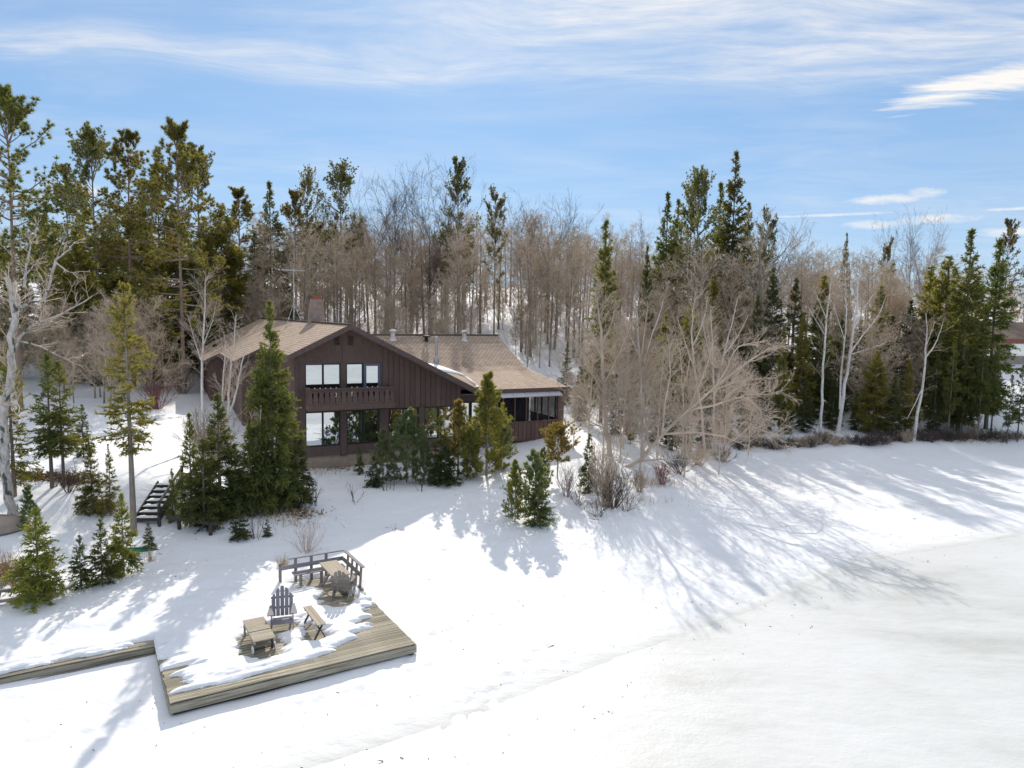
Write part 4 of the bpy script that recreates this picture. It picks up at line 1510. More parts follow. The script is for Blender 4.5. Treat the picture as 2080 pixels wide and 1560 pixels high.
def sprays(C, a, b, L, per_m, nl, nw, rg, tmin=.1, fan=38, tip=True):
    """needle covered shoots along branchlets"""
    cnt = np.maximum((L * per_m).astype(int), 3)
    p, d, _, _, t = kids(a, b, L, cnt, tmin, 1.0, fan, 14, 1, 0, rg, .06)
    C.needles(p, d, nl * rg.uniform(.6, 1.25, len(p)), np.full(len(p), nw), rg)


def spruce(key, seed, H=9.0, R_=1.7, cb=0.04, r=0.12, dens=15, p=0.85, droop=-.10, foliage_='needle_spruce', bark='dark_bark', nl=.13, nw=.035, per_m=30, tw=13, sparse=1.0, tipup=.10, lean=(0, 0), ragged=.3, low=0):
    rg = np.random.default_rng(seed)
    tp = trunk_line(rg, H, lean, .003)[None]
    K = tp.shape[1]; f = np.linspace(0, 1, K)
    tr_ = (r * (1 - f) + .008)[None]
    T = TM(); T.add(tp, tr_, 8)
    nb = int(H * dens * sparse)
    h = cb + (1 - cb) * rg.random(nb) ** 1.15
    h = np.sort(np.r_[h, .985, .99])
    nb = len(h)
    i = h * (K - 1); ii = np.minimum(i.astype(int), K - 2); fr = (i - ii)[:, None]
    st = tp[0][ii] * (1 - fr) + tp[0][ii + 1] * fr
    hn = (h - cb) / (1 - cb)
    L = R_ * ((1 - hn) ** p) * rg.uniform(1 - ragged, 1.08, nb) + .10
    low_f = np.clip(hn / .12, .55, 1)
    L *= low_f
    az = rg.uniform(0, 2 * math.pi, nb)
    el = np.radians(-14 + 62 * hn ** 1.6 + rg.normal(0, 7, nb))
    d = np.stack([np.cos(az) * np.cos(el), np.sin(az) * np.cos(el), np.sin(el)], -1)
    a, b = grow(st, d, L, np.full(nb, .018) * (.5 + L / R_), np.full(nb, .005), 5, np.linspace(droop, .06, nb), .05, rg)
    a[:, -1, 2] += tipup * L * .4
    C = TM(); C.add(a, b, 3)
    cnt = np.maximum((L * tw).astype(int), 3)
    p_, d2, L2, r2, t2 = kids(a, b, L, cnt, .12, 1.0, 52, 10, .42, .5, rg, 0)
    d2[:, 2] = d2[:, 2] * .45 - .08
    d2 = nrm(d2); L2 = np.maximum(L2, .10)
    a2, b2 = grow(p_, d2, L2, np.full(len(L2), .006), np.full(len(L2), .004), 3, -.04, .08, rg)
    C.add(a2, b2, 3)
    sprays(C, a2, b2, L2, per_m, nl, nw, rg)
    sprays(C, a, b, L, per_m, nl, nw, rg, .35)
    # leader
    top = np.repeat(tp[:, -3:], 1, 0)
    sprays(C, top, np.full((1, 3), .02), np.array([H * .16]), per_m * 4, nl, nw, rg, 0, 34)
    PROTO[key] = (H, [('trunk', T.mesh('trunk', bark, True)), ('crown', C.mesh('crown', foliage_))])


def tufts(C, p, d, n, L, w, rg, wide=.8):
    idx = np.repeat(np.arange(len(p)), n)
    dd = nrm(d[idx] * .9 + rg.normal(size=(len(idx), 3)) * wide)
    c = p[idx] + rg.normal(size=(len(idx), 3)) * L * .10
    C.needles(c, dd, L * rg.uniform(.65, 1.2, len(idx)), np.full(len(idx), w), rg)


def pine(key, seed, H=22.0, r=.20, cb=.5, R_=3.4, nb=55, shape='red', fol='needle_red_pine', bark='rusty_bark', nt=22, nl=.26, nw=.05, k2=8, stubs=14, flat=.0, lean=(0, 0)):
    rg = np.random.default_rng(seed)
    tp = trunk_line(rg, H, lean, .006, 14)[None]
    K = tp.shape[1]; f = np.linspace(0, 1, K)
    tr_ = (r * (1 - .85 * f))[None]; tr_[0, -1] = .02
    T = TM(); T.add(tp, tr_, 9)
    if stubs:
        p, d, L, rr, t = kids(tp, tr_, np.array([H]), stubs, cb * .35, cb, 85, 8, .04, 0, rg, 0)
        a, b = grow(p, d, L * 1.6, np.full(len(L), .025), np.full(len(L), .008), 3, -.05, .15, rg)
        T.add(a, b, 3)
    h = np.sort(1 - (1 - rg.uniform(0, 1, nb)) ** 1.25); h[-4:] = (.95, .97, .985, .995)
    hh = cb + (1 - cb) * h
    i = hh * (K - 1); ii = np.minimum(i.astype(int), K - 2); fr = (i - ii)[:, None]
    st = tp[0][ii] * (1 - fr) + tp[0][ii + 1] * fr
    if shape == 'red':
        L = R_ * np.interp(h, [0, .2, .55, .85, 1], [.6, 1.0, .9, .6, .30]) * rg.uniform(.65, 1.15, nb)
        el = np.radians(np.interp(h, [0, .4, .8, 1], [-12, 8, 32, 75]) + rg.normal(0, 9, nb)); up = .07
    elif shape == 'white':
        L = R_ * np.interp(h, [0, .25, .6, .85, 1], [.5, .9, .75, .55, .3]) * rg.uniform(.45, 1.35, nb)
        el = np.radians(np.interp(h, [0, .5, 1], [-4, 10, 60]) + rg.normal(0, 8, nb)); up = .10
    else:                       # crown opening like a vase at the very top
        L = R_ * np.interp(h, [0, .3, .7, 1], [.6, .75, 1.0, .8]) * rg.uniform(.5, 1.2, nb)
        el = np.radians(np.interp(h, [0, .5, 1], [0, 25, 62]) + rg.normal(0, 10, nb)); up = .12
    az = rg.uniform(0, 2 * math.pi, nb)
    d = np.stack([np.cos(az) * np.cos(el), np.sin(az) * np.cos(el), np.sin(el)], -1)
    a, b = grow(st, d, L, .018 + .012 * L, np.full(nb, .012), 6, up, .06, rg)
    B = TM(); B.add(a, b, 4)
    p, d, L2, rr, t = kids(a, b, L, k2, .30, 1.0, 40, 12, .30, .3, rg, .12)
    L2 = np.maximum(L2, .25)
    a2, b2 = grow(p, d, L2, np.full(len(L2), .014), np.full(len(L2), .008), 3, .12, .08, rg)
    B.add(a2, b2, 3)
    C = TM()
    tan = nrm(a2[:, -1] - a2[:, -2])
    tufts(C, a2[:, -1], tan, nt, nl, nw, rg)
    tufts(C, a2[:, 1], tan, nt // 2, nl * .9, nw, rg)
    tufts(C, a[:, -1], nrm(a[:, -1] - a[:, -2]), nt, nl, nw, rg)
    lead = tp[0][-1] * np.linspace(.9, 1, 7)[:, None] + tp[0][-2] * np.linspace(.1, 0, 7)[:, None]
    tufts(C, lead, np.repeat(UPV[None], 7, 0), nt, nl, nw, rg, .7)
    PROTO[key] = (H, [('trunk', T.mesh('trunk', bark, True)), ('limbs', B.mesh('limbs', bark)), ('crown', C.mesh('crown', fol))])


def young_pine(key, seed, H=3.6, R_=1.1, fol='needle_young_pine', nl=.13, nw=.016, whorl=9, cb=.06, bark='grey_bark', nt=20, up=.10, k2=5, ball=False):
    rg = np.random.default_rng(seed)
    tp = trunk_line(rg, H, (0, 0), .006)[None]
    K = tp.shape[1]; f = np.linspace(0, 1, K)
    tr_ = (.012 * H * (1 - f) + .008)[None]
    T = TM(); T.add(tp, tr_, 7)
    hs, azs = [], []
    nw_ = int(whorl * (1 - cb)) + 2
    for k_ in range(nw_):
        n = rg.integers(4, 7)
        hs += list(cb + (1 - cb) * (k_ + .3 * rg.random(n)) / nw_); azs += list(rg.uniform(0, 6.28) + np.arange(n) * 6.28 / n + rg.normal(0, .25, n))
    h = np.clip(np.array(hs), 0, .985); az = np.array(azs); nb = len(h)
    hn = (h - cb) / (1 - cb)
    i = h * (K - 1); ii = np.minimum(i.astype(int), K - 2); fr = (i - ii)[:, None]
    st = tp[0][ii] * (1 - fr) + tp[0][ii + 1] * fr
    prof_ = np.sin(np.pi * np.clip(hn * .8 + .18, 0, 1)) if ball else np.interp(hn, [0, .15, 1], [.7, 1, .16])
    L = R_ * prof_ * rg.uniform(.5, 1.3, nb)
    el = np.radians(8 + 45 * hn + rg.normal(0, 8, nb))
    d = np.stack([np.cos(az) * np.cos(el), np.sin(az) * np.cos(el), np.sin(el)], -1)
    a, b = grow(st, d, L, np.full(nb, .014), np.full(nb, .006), 5, up, .05, rg)
    B = TM(); B.add(a, b, 3)
    p, d, L2, rr, t = kids(a, b, L, k2, .25, .95, 42, 10, .42, .35, rg, .1)
    a2, b2 = grow(p, d, L2, np.full(len(L2), .007), np.full(len(L2), .005), 3, .1, .06, rg)
    B.add(a2, b2, 3)
    C = TM()
    for aa, LL, nn in ((a, L, 4), (a2, L2, 3)):
        for t in np.linspace(.35, 1, nn):
            k_ = t * (aa.shape[1] - 1); i0 = min(int(k_), aa.shape[1] - 2); fr_ = k_ - i0
            pp = aa[:, i0] * (1 - fr_) + aa[:, i0 + 1] * fr_
            tufts(C, pp, nrm(aa[:, i0 + 1] - aa[:, i0]), nt // 2 if t < 1 else nt, nl, nw, rg, .55)
    tops = tp[0][-4:]
    tufts(C, tops, np.repeat(UPV[None], len(tops), 0), nt, nl, nw, rg, .5)
    PROTO[key] = (H, [('trunk', T.mesh('trunk', bark, True)), ('limbs', B.mesh('limbs', bark)), ('crown', C.mesh('crown', fol))])


def shrub(key, seed, H=2.2, n=26, spread=.5, twig='twig_brown', tr=.009, k2=6, k3=4, wob=.10, up=.06):
    rg = np.random.default_rng(seed)
    az = rg.uniform(0, 6.28, n); el = np.radians(rg.uniform(90 - 75 * spread, 88, n))
    st = np.stack([np.cos(az) * .12, np.sin(az) * .12, np.full(n, -.1)], -1)
    d = np.stack([np.cos(az) * np.cos(el), np.sin(az) * np.cos(el), np.sin(el)], -1)
    L = H * rg.uniform(.6, 1.1, n)
    a, b = grow(st, d, L, np.full(n, tr * 2.0), np.full(n, tr * .8), 6, up, wob, rg)
    C = TM(); C.add(a, b, 4)
    p, d, L2, rr, t = kids(a, b, L, k2, .25, .97, 34, 10, .38, .3, rg, .15)
    a2, b2 = grow(p, d, L2, np.full(len(L2), tr), np.full(len(L2), tr * .6), 4, up, wob, rg)
    C.add(a2, b2, 3)
    if k3:
        p, d, L3, rr, t = kids(a2, b2, L2, k3, .3, 1, 32, 10, .5, .3, rg, .1)
        a3, b3 = grow(p, d, L3, np.full(len(L3), tr * .65), np.full(len(L3), tr * .4), 3, up, wob, rg)
        C.add(a3, b3, 3)
    PROTO[key] = (H, [('stems', C.mesh('stems', twig))])


def settle():
    for k_, (H0, parts) in list(PROTO.items()):
        zs = []
        for _, me in parts:
            co = np.empty(len(me.vertices) * 3, np.float32); me.vertices.foreach_get('co', co); zs.append(np.percentile(co[2::3], 99.93))
        PROTO[k_] = (float(max(zs)), parts)


def place(name, key, base, H, label, cat, group=None, rz=None, wide=1.0, tilt=(0, 0)):
    H0, parts = PROTO[key]
    s = H / H0
    root = empty(name, (base[0], base[1], base[2] - .04), random.uniform(0, 6.28) if rz is None else rz)
    root.rotation_euler = (tilt[0], tilt[1], root.rotation_euler[2])
    root.scale = (s * wide, s * wide, s)
    for pn, me in parts:
        o = bpy.data.objects.new(pn, me)
        link(o, root)
    return tag(root, label, cat, group)


def plant(name, key, px, Y, top, label, cat, group=None, **kw):
    """column px at distance Y, crown reaching picture row top"""
    b = at_col(px, Y)
    H = max(ray_y(px, top, Y).z - b.z, .3)
    return place(name, key, b, H, label, cat, group, **kw)


def plant_at(name, key, px, py, top, label, cat, group=None, **kw):
    """base seen at (px, py), crown reaching picture row top"""
    b = ground_hit(px, py)
    H = max(ray_y(px, top, b.y).z - b.z, .2)
    return place(name, key, b, H, label, cat, group, **kw)


# ------------------------------------------------------------------ prototypes
for i in range(6):
    bare_tree('wood%d' % i, 100 + i, H=15, r=.16, cb=.30 + .06 * (i % 3), spread=.25, n1=22, n2=7, n3=5, n4=2, tr=.015, ang=52, up=.10)
for i in range(3):
    bare_tree('tall%d' % i, 120 + i, H=20, r=.20, cb=.30, spread=.30, n1=20, n2=7, n3=5, n4=3, ang=34, up=.09, tr=.018, ka=33, bark='dark_bark', twig='twig_grey', fork=7, tw=.45)
for i in range(3):
    bare_tree('under%d' % i, 140 + i, H=8, r=.06, cb=.08, spread=.34, n1=28, n2=7, n3=5, n4=3, tr=.012, ang=46)
for i in range(2):
    bare_tree('pale%d' % i, 160 + i, H=9, r=.09, cb=.08, spread=.42, n1=26, n2=7, n3=5, n4=2, ang=46, up=.09, tr=.014, ka=40, tw=.7, bark='twig_pale', twig='twig_pale', wob=.02)
for i in range(3):
    bare_tree('birch%d' % i, 180 + i, H=12, r=.10, cb=.38, spread=.18, n1=22, n2=6, n3=5, n4=3, ang=36, up=.10, tr=.011, bark='birch_bark', twig='twig_brown', wob=.02)
pine('red0', 200, H=22, R_=4.4, cb=.44, nb=62, k2=10, nt=52, nl=.30, nw=.045)
pine('red1', 201, H=22, R_=3.9, cb=.50, nb=58, k2=10, nt=52, nl=.30, nw=.045)
pine('red2', 202, H=20, R_=4.0, cb=.28, nb=80, k2=9, nt=46, nl=.30, nw=.045, r=.17)
pine('white0', 210, H=22, R_=5.0, cb=.30, nb=80, k2=14, nt=40, nl=.24, nw=.040, shape='white', fol='needle_white_pine', bark='grey_bark')
pine('white1', 211, H=22, R_=4.4, cb=.26, nb=84, k2=14, nt=40, nl=.24, nw=.040, shape='white', fol='needle_white_pine', bark='grey_bark')
pine('vase0', 212, H=22, R_=4.2, cb=.48, nb=44, k2=18, nt=44, nl=.24, nw=.040, shape='vase', fol='needle_white_pine', bark='grey_bark')
pine('vase1', 213, H=22, R_=3.6, cb=.42, nb=50, k2=17, nt=44, nl=.24, nw=.040, shape='vase', fol='needle_white_pine', bark='grey_bark')
spruce('tall_spruce0', 220, H=16, R_=3.0, dens=13, nl=.28, nw=.10, per_m=15, tw=9, r=.17, cb=.08, p=.8)
spruce('tall_spruce1', 221, H=16, R_=2.7, dens=13, nl=.28, nw=.10, per_m=15, tw=9, r=.17, cb=.12, p=.75, ragged=.5)
spruce('dark_fir0', 222, H=11, R_=2.3, dens=16, nl=.22, nw=.085, per_m=17, tw=10, foliage_='needle_fir_dark', cb=.04)
spruce('dark_fir1', 223, H=11, R_=2.1, dens=16, nl=.22, nw=.085, per_m=17, tw=10, foliage_='needle_fir_dark', cb=.06, ragged=.5)
spruce('cedar0', 224, H=11, R_=2.6, dens=18, nl=.23, nw=.09, per_m=17, tw=10, foliage_='needle_cedar', cb=.04, p=.62, droop=.02, ragged=.4)
spruce('cedar1', 225, H=11, R_=2.2, dens=18, nl=.23, nw=.09, per_m=17, tw=10, foliage_='needle_cedar', cb=.08, p=.7, droop=.02, ragged=.5)
spruce('near_spruce', 226, H=9, R_=2.5, dens=34, nl=.14, nw=.052, per_m=36, tw=15, foliage_='needle_spruce', cb=.02, p=1.02, ragged=.3, r=.12)
spruce('near_fir0', 227, H=6, R_=1.7, dens=28, nl=.13, nw=.048, per_m=36, tw=14, foliage_='needle_spruce', cb=.02, p=.9)
spruce('near_fir1', 228, H=4, R_=1.25, dens=30, nl=.12, nw=.044, per_m=36, tw=14, foliage_='needle_spruce', cb=.02, p=.9, r=.06)
spruce('open_fir0', 229, H=8, R_=1.7, dens=16, nl=.15, nw=.055, per_m=30, tw=12, foliage_='needle_cedar', cb=.10, p=.75, ragged=.6, droop=-.02)
spruce('open_fir1', 230, H=8, R_=1.6, dens=14, nl=.15, nw=.055, per_m=30, tw=12, foliage_='needle_spruce', cb=.28, p=.65, ragged=.6, droop=-.02)
spruce('thin_fir', 233, H=10, R_=1.35, dens=13, nl=.16, nw=.055, per_m=26, tw=10, foliage_='needle_cedar', bark='grey_bark', cb=.34, p=.55, ragged=.7, droop=0.0, r=.13)
spruce('yellow_fir', 231, H=4, R_=1.4, dens=32, nl=.13, nw=.050, per_m=34, tw=14, foliage_='needle_yellow', cb=.02, p=.85, r=.06)
spruce('tiny_fir', 232, H=1.5, R_=.6, dens=44, nl=.09, nw=.034, per_m=44, tw=18, foliage_='needle_fir_dark', cb=.04, p=.9, r=.02)
young_pine('young0', 240, H=3.8, R_=1.5, nw=.028, nt=30, k2=7, nl=.15)
young_pine('young1', 241, H=3.8, R_=1.25, whorl=8, nw=.028, nt=30, k2=7, nl=.15)
young_pine('yellow0', 242, H=4.6, R_=1.45, fol='needle_yellow', whorl=12, k2=8, nw=.028, nt=26, nl=.15)
young_pine('ochre0', 243, H=4.0, R_=1.1, fol='needle_ochre', whorl=10, nt=24, nw=.026, k2=6, nl=.14)
young_pine('ball0', 244, H=2.6, R_=1.05, fol='needle_ochre', whorl=9, cb=.32, ball=True, k2=8, nw=.028, nt=26)
shrub('shrub0', 250, twig='twig_brown', n=34, k2=7, k3=5, tr=.010); shrub('shrub1', 251, twig='twig_dark', n=28, spread=.65, k2=7, k3=5, tr=.010)
shrub('shrub_red', 252, twig='twig_red', n=30); shrub('shrub_mauve', 253, twig='twig_mauve', n=24, spread=.3, tr=.007)
shrub('shrub_willow', 254, twig='twig_pale', n=34, spread=.8, tr=.007, k2=4, k3=2)
shrub('shrub_thin', 255, twig='twig_dark', n=7, spread=.3, tr=.007, k2=4, k3=2)
shrub('shrub_fork', 256, twig='twig_dark', n=9, spread=.85, tr=.012, k2=6, k3=4, wob=.22)
shrub('weed', 257, H=1.0, twig='twig_dark', n=5, spread=.35, tr=.005, k2=3, k3=0, wob=.15)

settle()

# ------------------------------------------------------------------ trees with a shape of their own, drawn limb by limb
def limb_tree(name, Y, paths, label, cat, bark='birch_bark', twig='twig_pale', seed=1, n2=5, n3=4, n4=3, tr=.008, twl=.45, group=None, depth=.9, base_r=None):
    """paths: list of (pixel polyline, r0, r1); the first is the trunk. Every limb gets its own depth."""
    rg = np.random.default_rng(seed)
    x0, y0 = paths[0][0][0]
    b = ground_hit(x0, y0) if Y is None else at_col(x0, Y)
    Yb = b.y
    root = tag(empty(name, (b.x, b.y, b.z - .05)), label, cat, group)
    T, C = TM(), TM()
    for k_, (pl, r0, r1) in enumerate(paths):
        w = 0.0 if k_ == 0 else rg.normal(0, depth)
        P_ = []
        for j, q in enumerate(pl):
            f = j / max(1, len(pl) - 1)
            p = ray_y(q[0], q[1], Yb + (w * f if k_ else 0) + (q[2] if len(q) > 2 else 0))
            P_.append(np.array((p.x - b.x, p.y - b.y, p.z - b.z)))
        if k_ == 0:
            P_[0] = np.array((0, 0, -.1))
        P_ = np.array(P_)
        # smooth resample
        n = len(P_); tt = np.linspace(0, n - 1, (n - 1) * 3 + 1)
        Q = np.stack([np.interp(tt, np.arange(n), P_[:, c]) for c in range(3)], -1)
        Q[1:-1] = Q[1:-1] * .5 + (Q[:-2] + Q[2:]) * .25
        Q[1:-1] += rg.normal(0, r0 * .25, (len(Q) - 2, 3))
        K = len(Q)
        rad = np.linspace(r0, r1, K)[None]
        if k_ == 0: rad[0, 0] *= 1.35
        T.add(Q[None], rad, 8 if r0 > .05 else 6)
        L = np.array([np.linalg.norm(np.diff(Q, axis=0), axis=1).sum()])
        cnt = max(3, int(L[0] * n2))
        p, d, L2, rr, t = kids(Q[None], rad, L, cnt, .30 if k_ == 0 else .12, 1.0, 50, 12, 1, 0, rg, .18)
        L2 = np.minimum(L * .4, twl * rg.uniform(.7, 2.2, cnt) * (1.3 - .6 * t))
        a2, b2 = grow(p, d, L2, np.full(cnt, tr * 1.6), np.full(cnt, tr * .7), 5, .06, .12, rg)
        C.add(a2, b2, 3)
        p, d, L3, rr, t = kids(a2, b2, L2, n3, .2, 1, 36, 10, .55, .35, rg, .1)
        a3, b3 = grow(p, d, L3, np.full(len(L3), tr * .8), np.full(len(L3), tr * .5), 3, .05, .12, rg)
        C.add(a3, b3, 3)
        if n4:
            p, d, L4, rr, t = kids(a3, b3, L3, n4, .2, 1, 34, 10, .6, .35, rg, .08)
            a4, b4 = grow(p, d, L4, np.full(len(L4), tr * .55), np.full(len(L4), tr * .35), 2, 0, .1, rg)
            C.add(a4, b4, 3)
    link(bpy.data.objects.new('trunk', T.mesh('trunk', bark, True)), root)
    link(bpy.data.objects.new('crown', C.mesh('crown', twig)), root)
    return root


limb_tree('birch_tree', 26.0, [
    ([(28, 1078), (14, 985), (6, 900), (12, 830), (20, 760), (23, 700), (30, 645), (24, 590), (12, 560)], .17, .09),
    ([(28, 650), (36, 600), (30, 570)], .10, .07),
    ([(32, 628), (60, 612), (90, 608), (100, 570), (113, 525)], .065, .05), ([(112, 525), (140, 505), (152, 488)], .04, .015), ([(112, 530), (140, 552), (165, 548)], .03, .01),
    ([(48, 582), (52, 545), (62, 500), (62, 482)], .045, .02), ([(46, 565), (65, 540), (74, 526)], .03, .015), ([(40, 610), (62, 590), (92, 585)], .03, .01),
    ([(28, 712), (42, 676), (70, 655), (112, 640), (160, 615), (205, 590)], .065, .012), ([(40, 690), (80, 700), (120, 720), (150, 735)], .03, .008),
    ([(26, 810), (40, 822), (38, 840), (46, 852)], .025, .01), ([(80, 650), (85, 630), (75, 618)], .025, .01)],
    'big old white birch with crooked limbs at the left edge of the bank', 'birch', 'old_birch_bark', 'twig_pale', 11, n2=4, n3=4, n4=3, tr=.008, twl=.6)

# bare maples and birches crowding the shore right of the porch
limb_tree('maple_tree', 39.5, [
    ([(1240, 985), (1232, 880), (1226, 780), (1222, 690), (1214, 625), (1208, 590)], .15, .02),
    ([(1228, 800), (1180, 720), (1150, 650)], .05, .012), ([(1226, 780), (1265, 700), (1290, 640)], .05, .012), ([(1230, 840), (1180, 790), (1135, 745)], .045, .01),
    ([(1224, 730), (1200, 670), (1185, 620)], .04, .01), ([(1223, 700), (1245, 650), (1250, 605)], .04, .01), ([(1232, 870), (1190, 850), (1150, 830)], .04, .01), ([(1230, 840), (1270, 790), (1300, 760)], .04, .01)],
    'upright pale grey bare maple beside the porch end of the house', 'maple', 'twig_pale', 'twig_pale', 21, n2=5, n3=5, n4=4, tr=.009, twl=.8)
limb_tree('maple_tree', 38.0, [
    ([(1262, 985), (1300, 935), (1345, 880), (1400, 832), (1460, 775), (1520, 735), (1565, 703)], .11, .022),
    ([(1345, 880), (1410, 875), (1470, 885), (1520, 905)], .07, .01), ([(1400, 832), (1460, 820), (1510, 800), (1545, 830), (1560, 880)], .07, .012), ([(1300, 935), (1360, 930), (1420, 935)], .05, .01),
    ([(1460, 775), (1480, 740), (1495, 700), (1560, 690)], .05, .02), ([(1400, 832), (1420, 780), (1440, 730), (1450, 690)], .06, .012), ([(1345, 880), (1350, 820), (1362, 760), (1360, 700)], .06, .012),
    ([(1510, 800), (1560, 800), (1590, 790)], .04, .01), ([(1490, 890), (1510, 850), (1540, 870), (1590, 885)], .03, .01), ([(1320, 915), (1310, 850), (1318, 790)], .05, .01), ([(1430, 800), (1500, 770), (1560, 765)], .04, .01)],
    'big bare maple leaning far out over the lake ice', 'maple', 'twig_pale', 'twig_pale', 22, n2=5, n3=5, n4=4, tr=.009, twl=.85)
limb_tree('birch_tree', 42.0, [
    ([(1306, 930), (1304, 850), (1302, 770), (1298, 700), (1294, 640), (1288, 598)], .11, .02), ([(1302, 760), (1320, 690), (1340, 640), (1348, 605)], .05, .012), ([(1298, 720), (1275, 670), (1262, 620)], .045, .012), ([(1300, 740), (1312, 660), (1315, 610)], .045, .012)],
    'white birch with forked pale stems rising through the leaning maple', 'birch', 'birch_bark', 'twig_brown', 23, n2=5, n3=4, n4=3, tr=.008, twl=.7)
limb_tree('birch_tree', 44.0, [
    ([(1432, 905), (1425, 830), (1412, 760), (1405, 690), (1407, 630), (1412, 590)], .09, .02), ([(1408, 700), (1430, 650), (1438, 600)], .04, .01), ([(1412, 750), (1390, 690), (1375, 640)], .04, .01)],
    'slim white birch just left of the twin white stems above the leaning maple', 'birch', 'birch_bark', 'twig_brown', 24, n2=5, n3=4, n4=3, tr=.008, twl=.65)
limb_tree('birch_tree', 45.0, [
    ([(1452, 905), (1450, 820), (1448, 740), (1446, 670), (1444, 620)], .09, .02), ([(1452, 800), (1470, 720), (1485, 660), (1500, 600)], .07, .014), ([(1470, 720), (1500, 680), (1520, 640)], .04, .01), ([(1448, 740), (1432, 680), (1425, 640)], .04, .01)],
    'twin stemmed white birch behind the tip of the leaning maple', 'birch', 'birch_bark', 'twig_brown', 25, n2=5, n3=4, n4=3, tr=.008, twl=.65)
limb_tree('birch_tree', 43.0, [
    ([(1386, 930), (1388, 860), (1387, 790), (1384, 740), (1380, 705)], .06, .015), ([(1387, 790), (1398, 750), (1402, 720)], .03, .01)],
    'short thin white birch stem in the middle of the bare maple branches', 'birch', 'birch_bark', 'twig_pale', 26, n2=4, n3=4, n4=2, tr=.007, twl=.5)
# birches on the far right shore
limb_tree('birch_tree', 52.5, [
    ([(1666, 900), (1670, 820), (1673, 740), (1677, 670), (1683, 610), (1690, 562)], .12, .025), ([(1676, 680), (1658, 650), (1642, 622)], .04, .01), ([(1680, 650), (1664, 610), (1655, 590)], .04, .01)],
    'single straight white birch at the edge of the right shore', 'birch', 'birch_bark', 'twig_brown', 31, n2=3, n3=4, n4=3, tr=.010, twl=.8)
limb_tree('birch_tree', 53.0, [
    ([(1702, 890), (1712, 800), (1724, 735), (1735, 660), (1742, 590), (1747, 530)], .15, .03), ([(1728, 715), (1752, 680), (1785, 640), (1800, 600)], .06, .012), ([(1734, 665), (1760, 620), (1778, 590)], .05, .012),
    ([(1706, 830), (1708, 760), (1716, 690), (1720, 630), (1716, 560)], .09, .02), ([(1716, 690), (1700, 640), (1692, 610)], .04, .01), ([(1730, 718), (1770, 706), (1810, 690)], .03, .008)],
    'tall double white birch with spreading forks on the right shore', 'birch', 'birch_bark', 'twig_brown', 32, n2=3, n3=4, n4=3, tr=.010, twl=.8)
limb_tree('birch_tree', 51.5, [
    ([(1855, 906), (1863, 840), (1874, 780), (1880, 720), (1882, 680), (1881, 635)], .12, .02), ([(1880, 725), (1896, 705), (1908, 680), (1917, 648)], .05, .012), ([(1882, 700), (1892, 672), (1900, 650)], .03, .01), ([(1872, 790), (1858, 820), (1842, 850)], .04, .015)],
    'white birch leaning slightly right in front of the right shore firs', 'birch', 'birch_bark', 'twig_brown', 33, n2=3, n3=3, n4=3, tr=.009, twl=.6)
# birches by the left flank of the house
limb_tree('birch_tree', 38.0, [
    ([(414, 880), (410, 800), (411, 730), (414, 660), (417, 600), (419, 560)], .09, .012), ([(412, 740), (395, 690), (385, 650)], .03, .008), ([(413, 700), (432, 650), (440, 610)], .03, .008)],
    'single slim white birch at the left corner of the roof', 'birch', 'birch_bark', 'twig_pale', 34, n2=6, n3=4, n4=3, tr=.006, twl=.7)
limb_tree('birch_tree', 36.0, [
    ([(464, 900), (462, 850), (464, 800), (470, 740), (476, 690), (478, 640)], .08, .012), ([(464, 840), (478, 800), (488, 750), (498, 710), (508, 680)], .065, .012), ([(462, 870), (450, 800), (456, 730), (458, 690)], .06, .012)],
    'three stemmed white birch clump in front of the house flank', 'birch', 'birch_bark', 'twig_pale', 35, n2=6, n3=4, n4=3, tr=.006, twl=.6)
limb_tree('birch_sapling', 29.0, [
    ([(522, 1012), (521, 960), (520, 905), (514, 870), (508, 835)], .035, .01), ([(520, 905), (528, 865), (530, 820)], .025, .008)],
    'thin white birch sapling standing in front of the tall spruce', 'birch', 'birch_bark', 'twig_brown', 36, n2=6, n3=3, n4=2, tr=.005, twl=.4)

# ------------------------------------------------------------------ pines and firs on the left
plant('red_pine', 'red0', 42, 46, 172, 'tallest red pine with open tufted crown at the far left', 'pine')
plant('red_pine', 'red1', 272, 56, 262, 'red pine with long bare pink trunk left of the house', 'pine')
plant('white_pine', 'white0', 205, 62, 250, 'broad dark white pine behind the red pine with the pink trunk', 'pine')
plant('white_pine', 'white1', 150, 66, 330, 'dark white pine filling the gap beside the tallest red pine', 'pine')
plant('pine_tree', 'red2', 374, 54, 245, 'tall pine with rounded top and pale trunk at the end of the house roof', 'pine')
plant('pine_tree', 'white1', 412, 72, 292, 'pine with sideways layered boughs right of the round topped pine', 'pine')
plant('pine_tree', 'red1', 330, 66, 330, 'narrow pine between the pink trunk and the round topped pine', 'pine')
plant('cedar_tree', 'cedar0', 455, 72, 418, 'bushy yellow green cedar behind the house ridge', 'cedar', wide=1.15)
plant('cedar_tree', 'cedar1', 420, 74, 440, 'olive cedar left of the bushy yellow green cedar', 'cedar', wide=1.1)
plant('pine_tree', 'red2', 492, 78, 380, 'pine peaking just right of the yellow green cedar', 'pine')
plant('spruce_tree', 'tall_spruce0', 552, 80, 370, 'slim spruce above the antenna', 'spruce')
plant('pine_tree', 'red2', 602, 84, 385, 'pine between the slim spruce and the forked white pine', 'pine')
plant('white_pine', 'vase0', 628, 86, 335, 'thin white pine just left of the forked white pine', 'pine', wide=.7)
plant('white_pine', 'vase0', 692, 82, 318, 'forked white pine with vase shaped top over the house', 'pine', wide=1.15)
plant('white_pine', 'white1', 930, 82, 316, 'white pine with tufted top right of the tall leafless trees', 'pine', wide=.8)
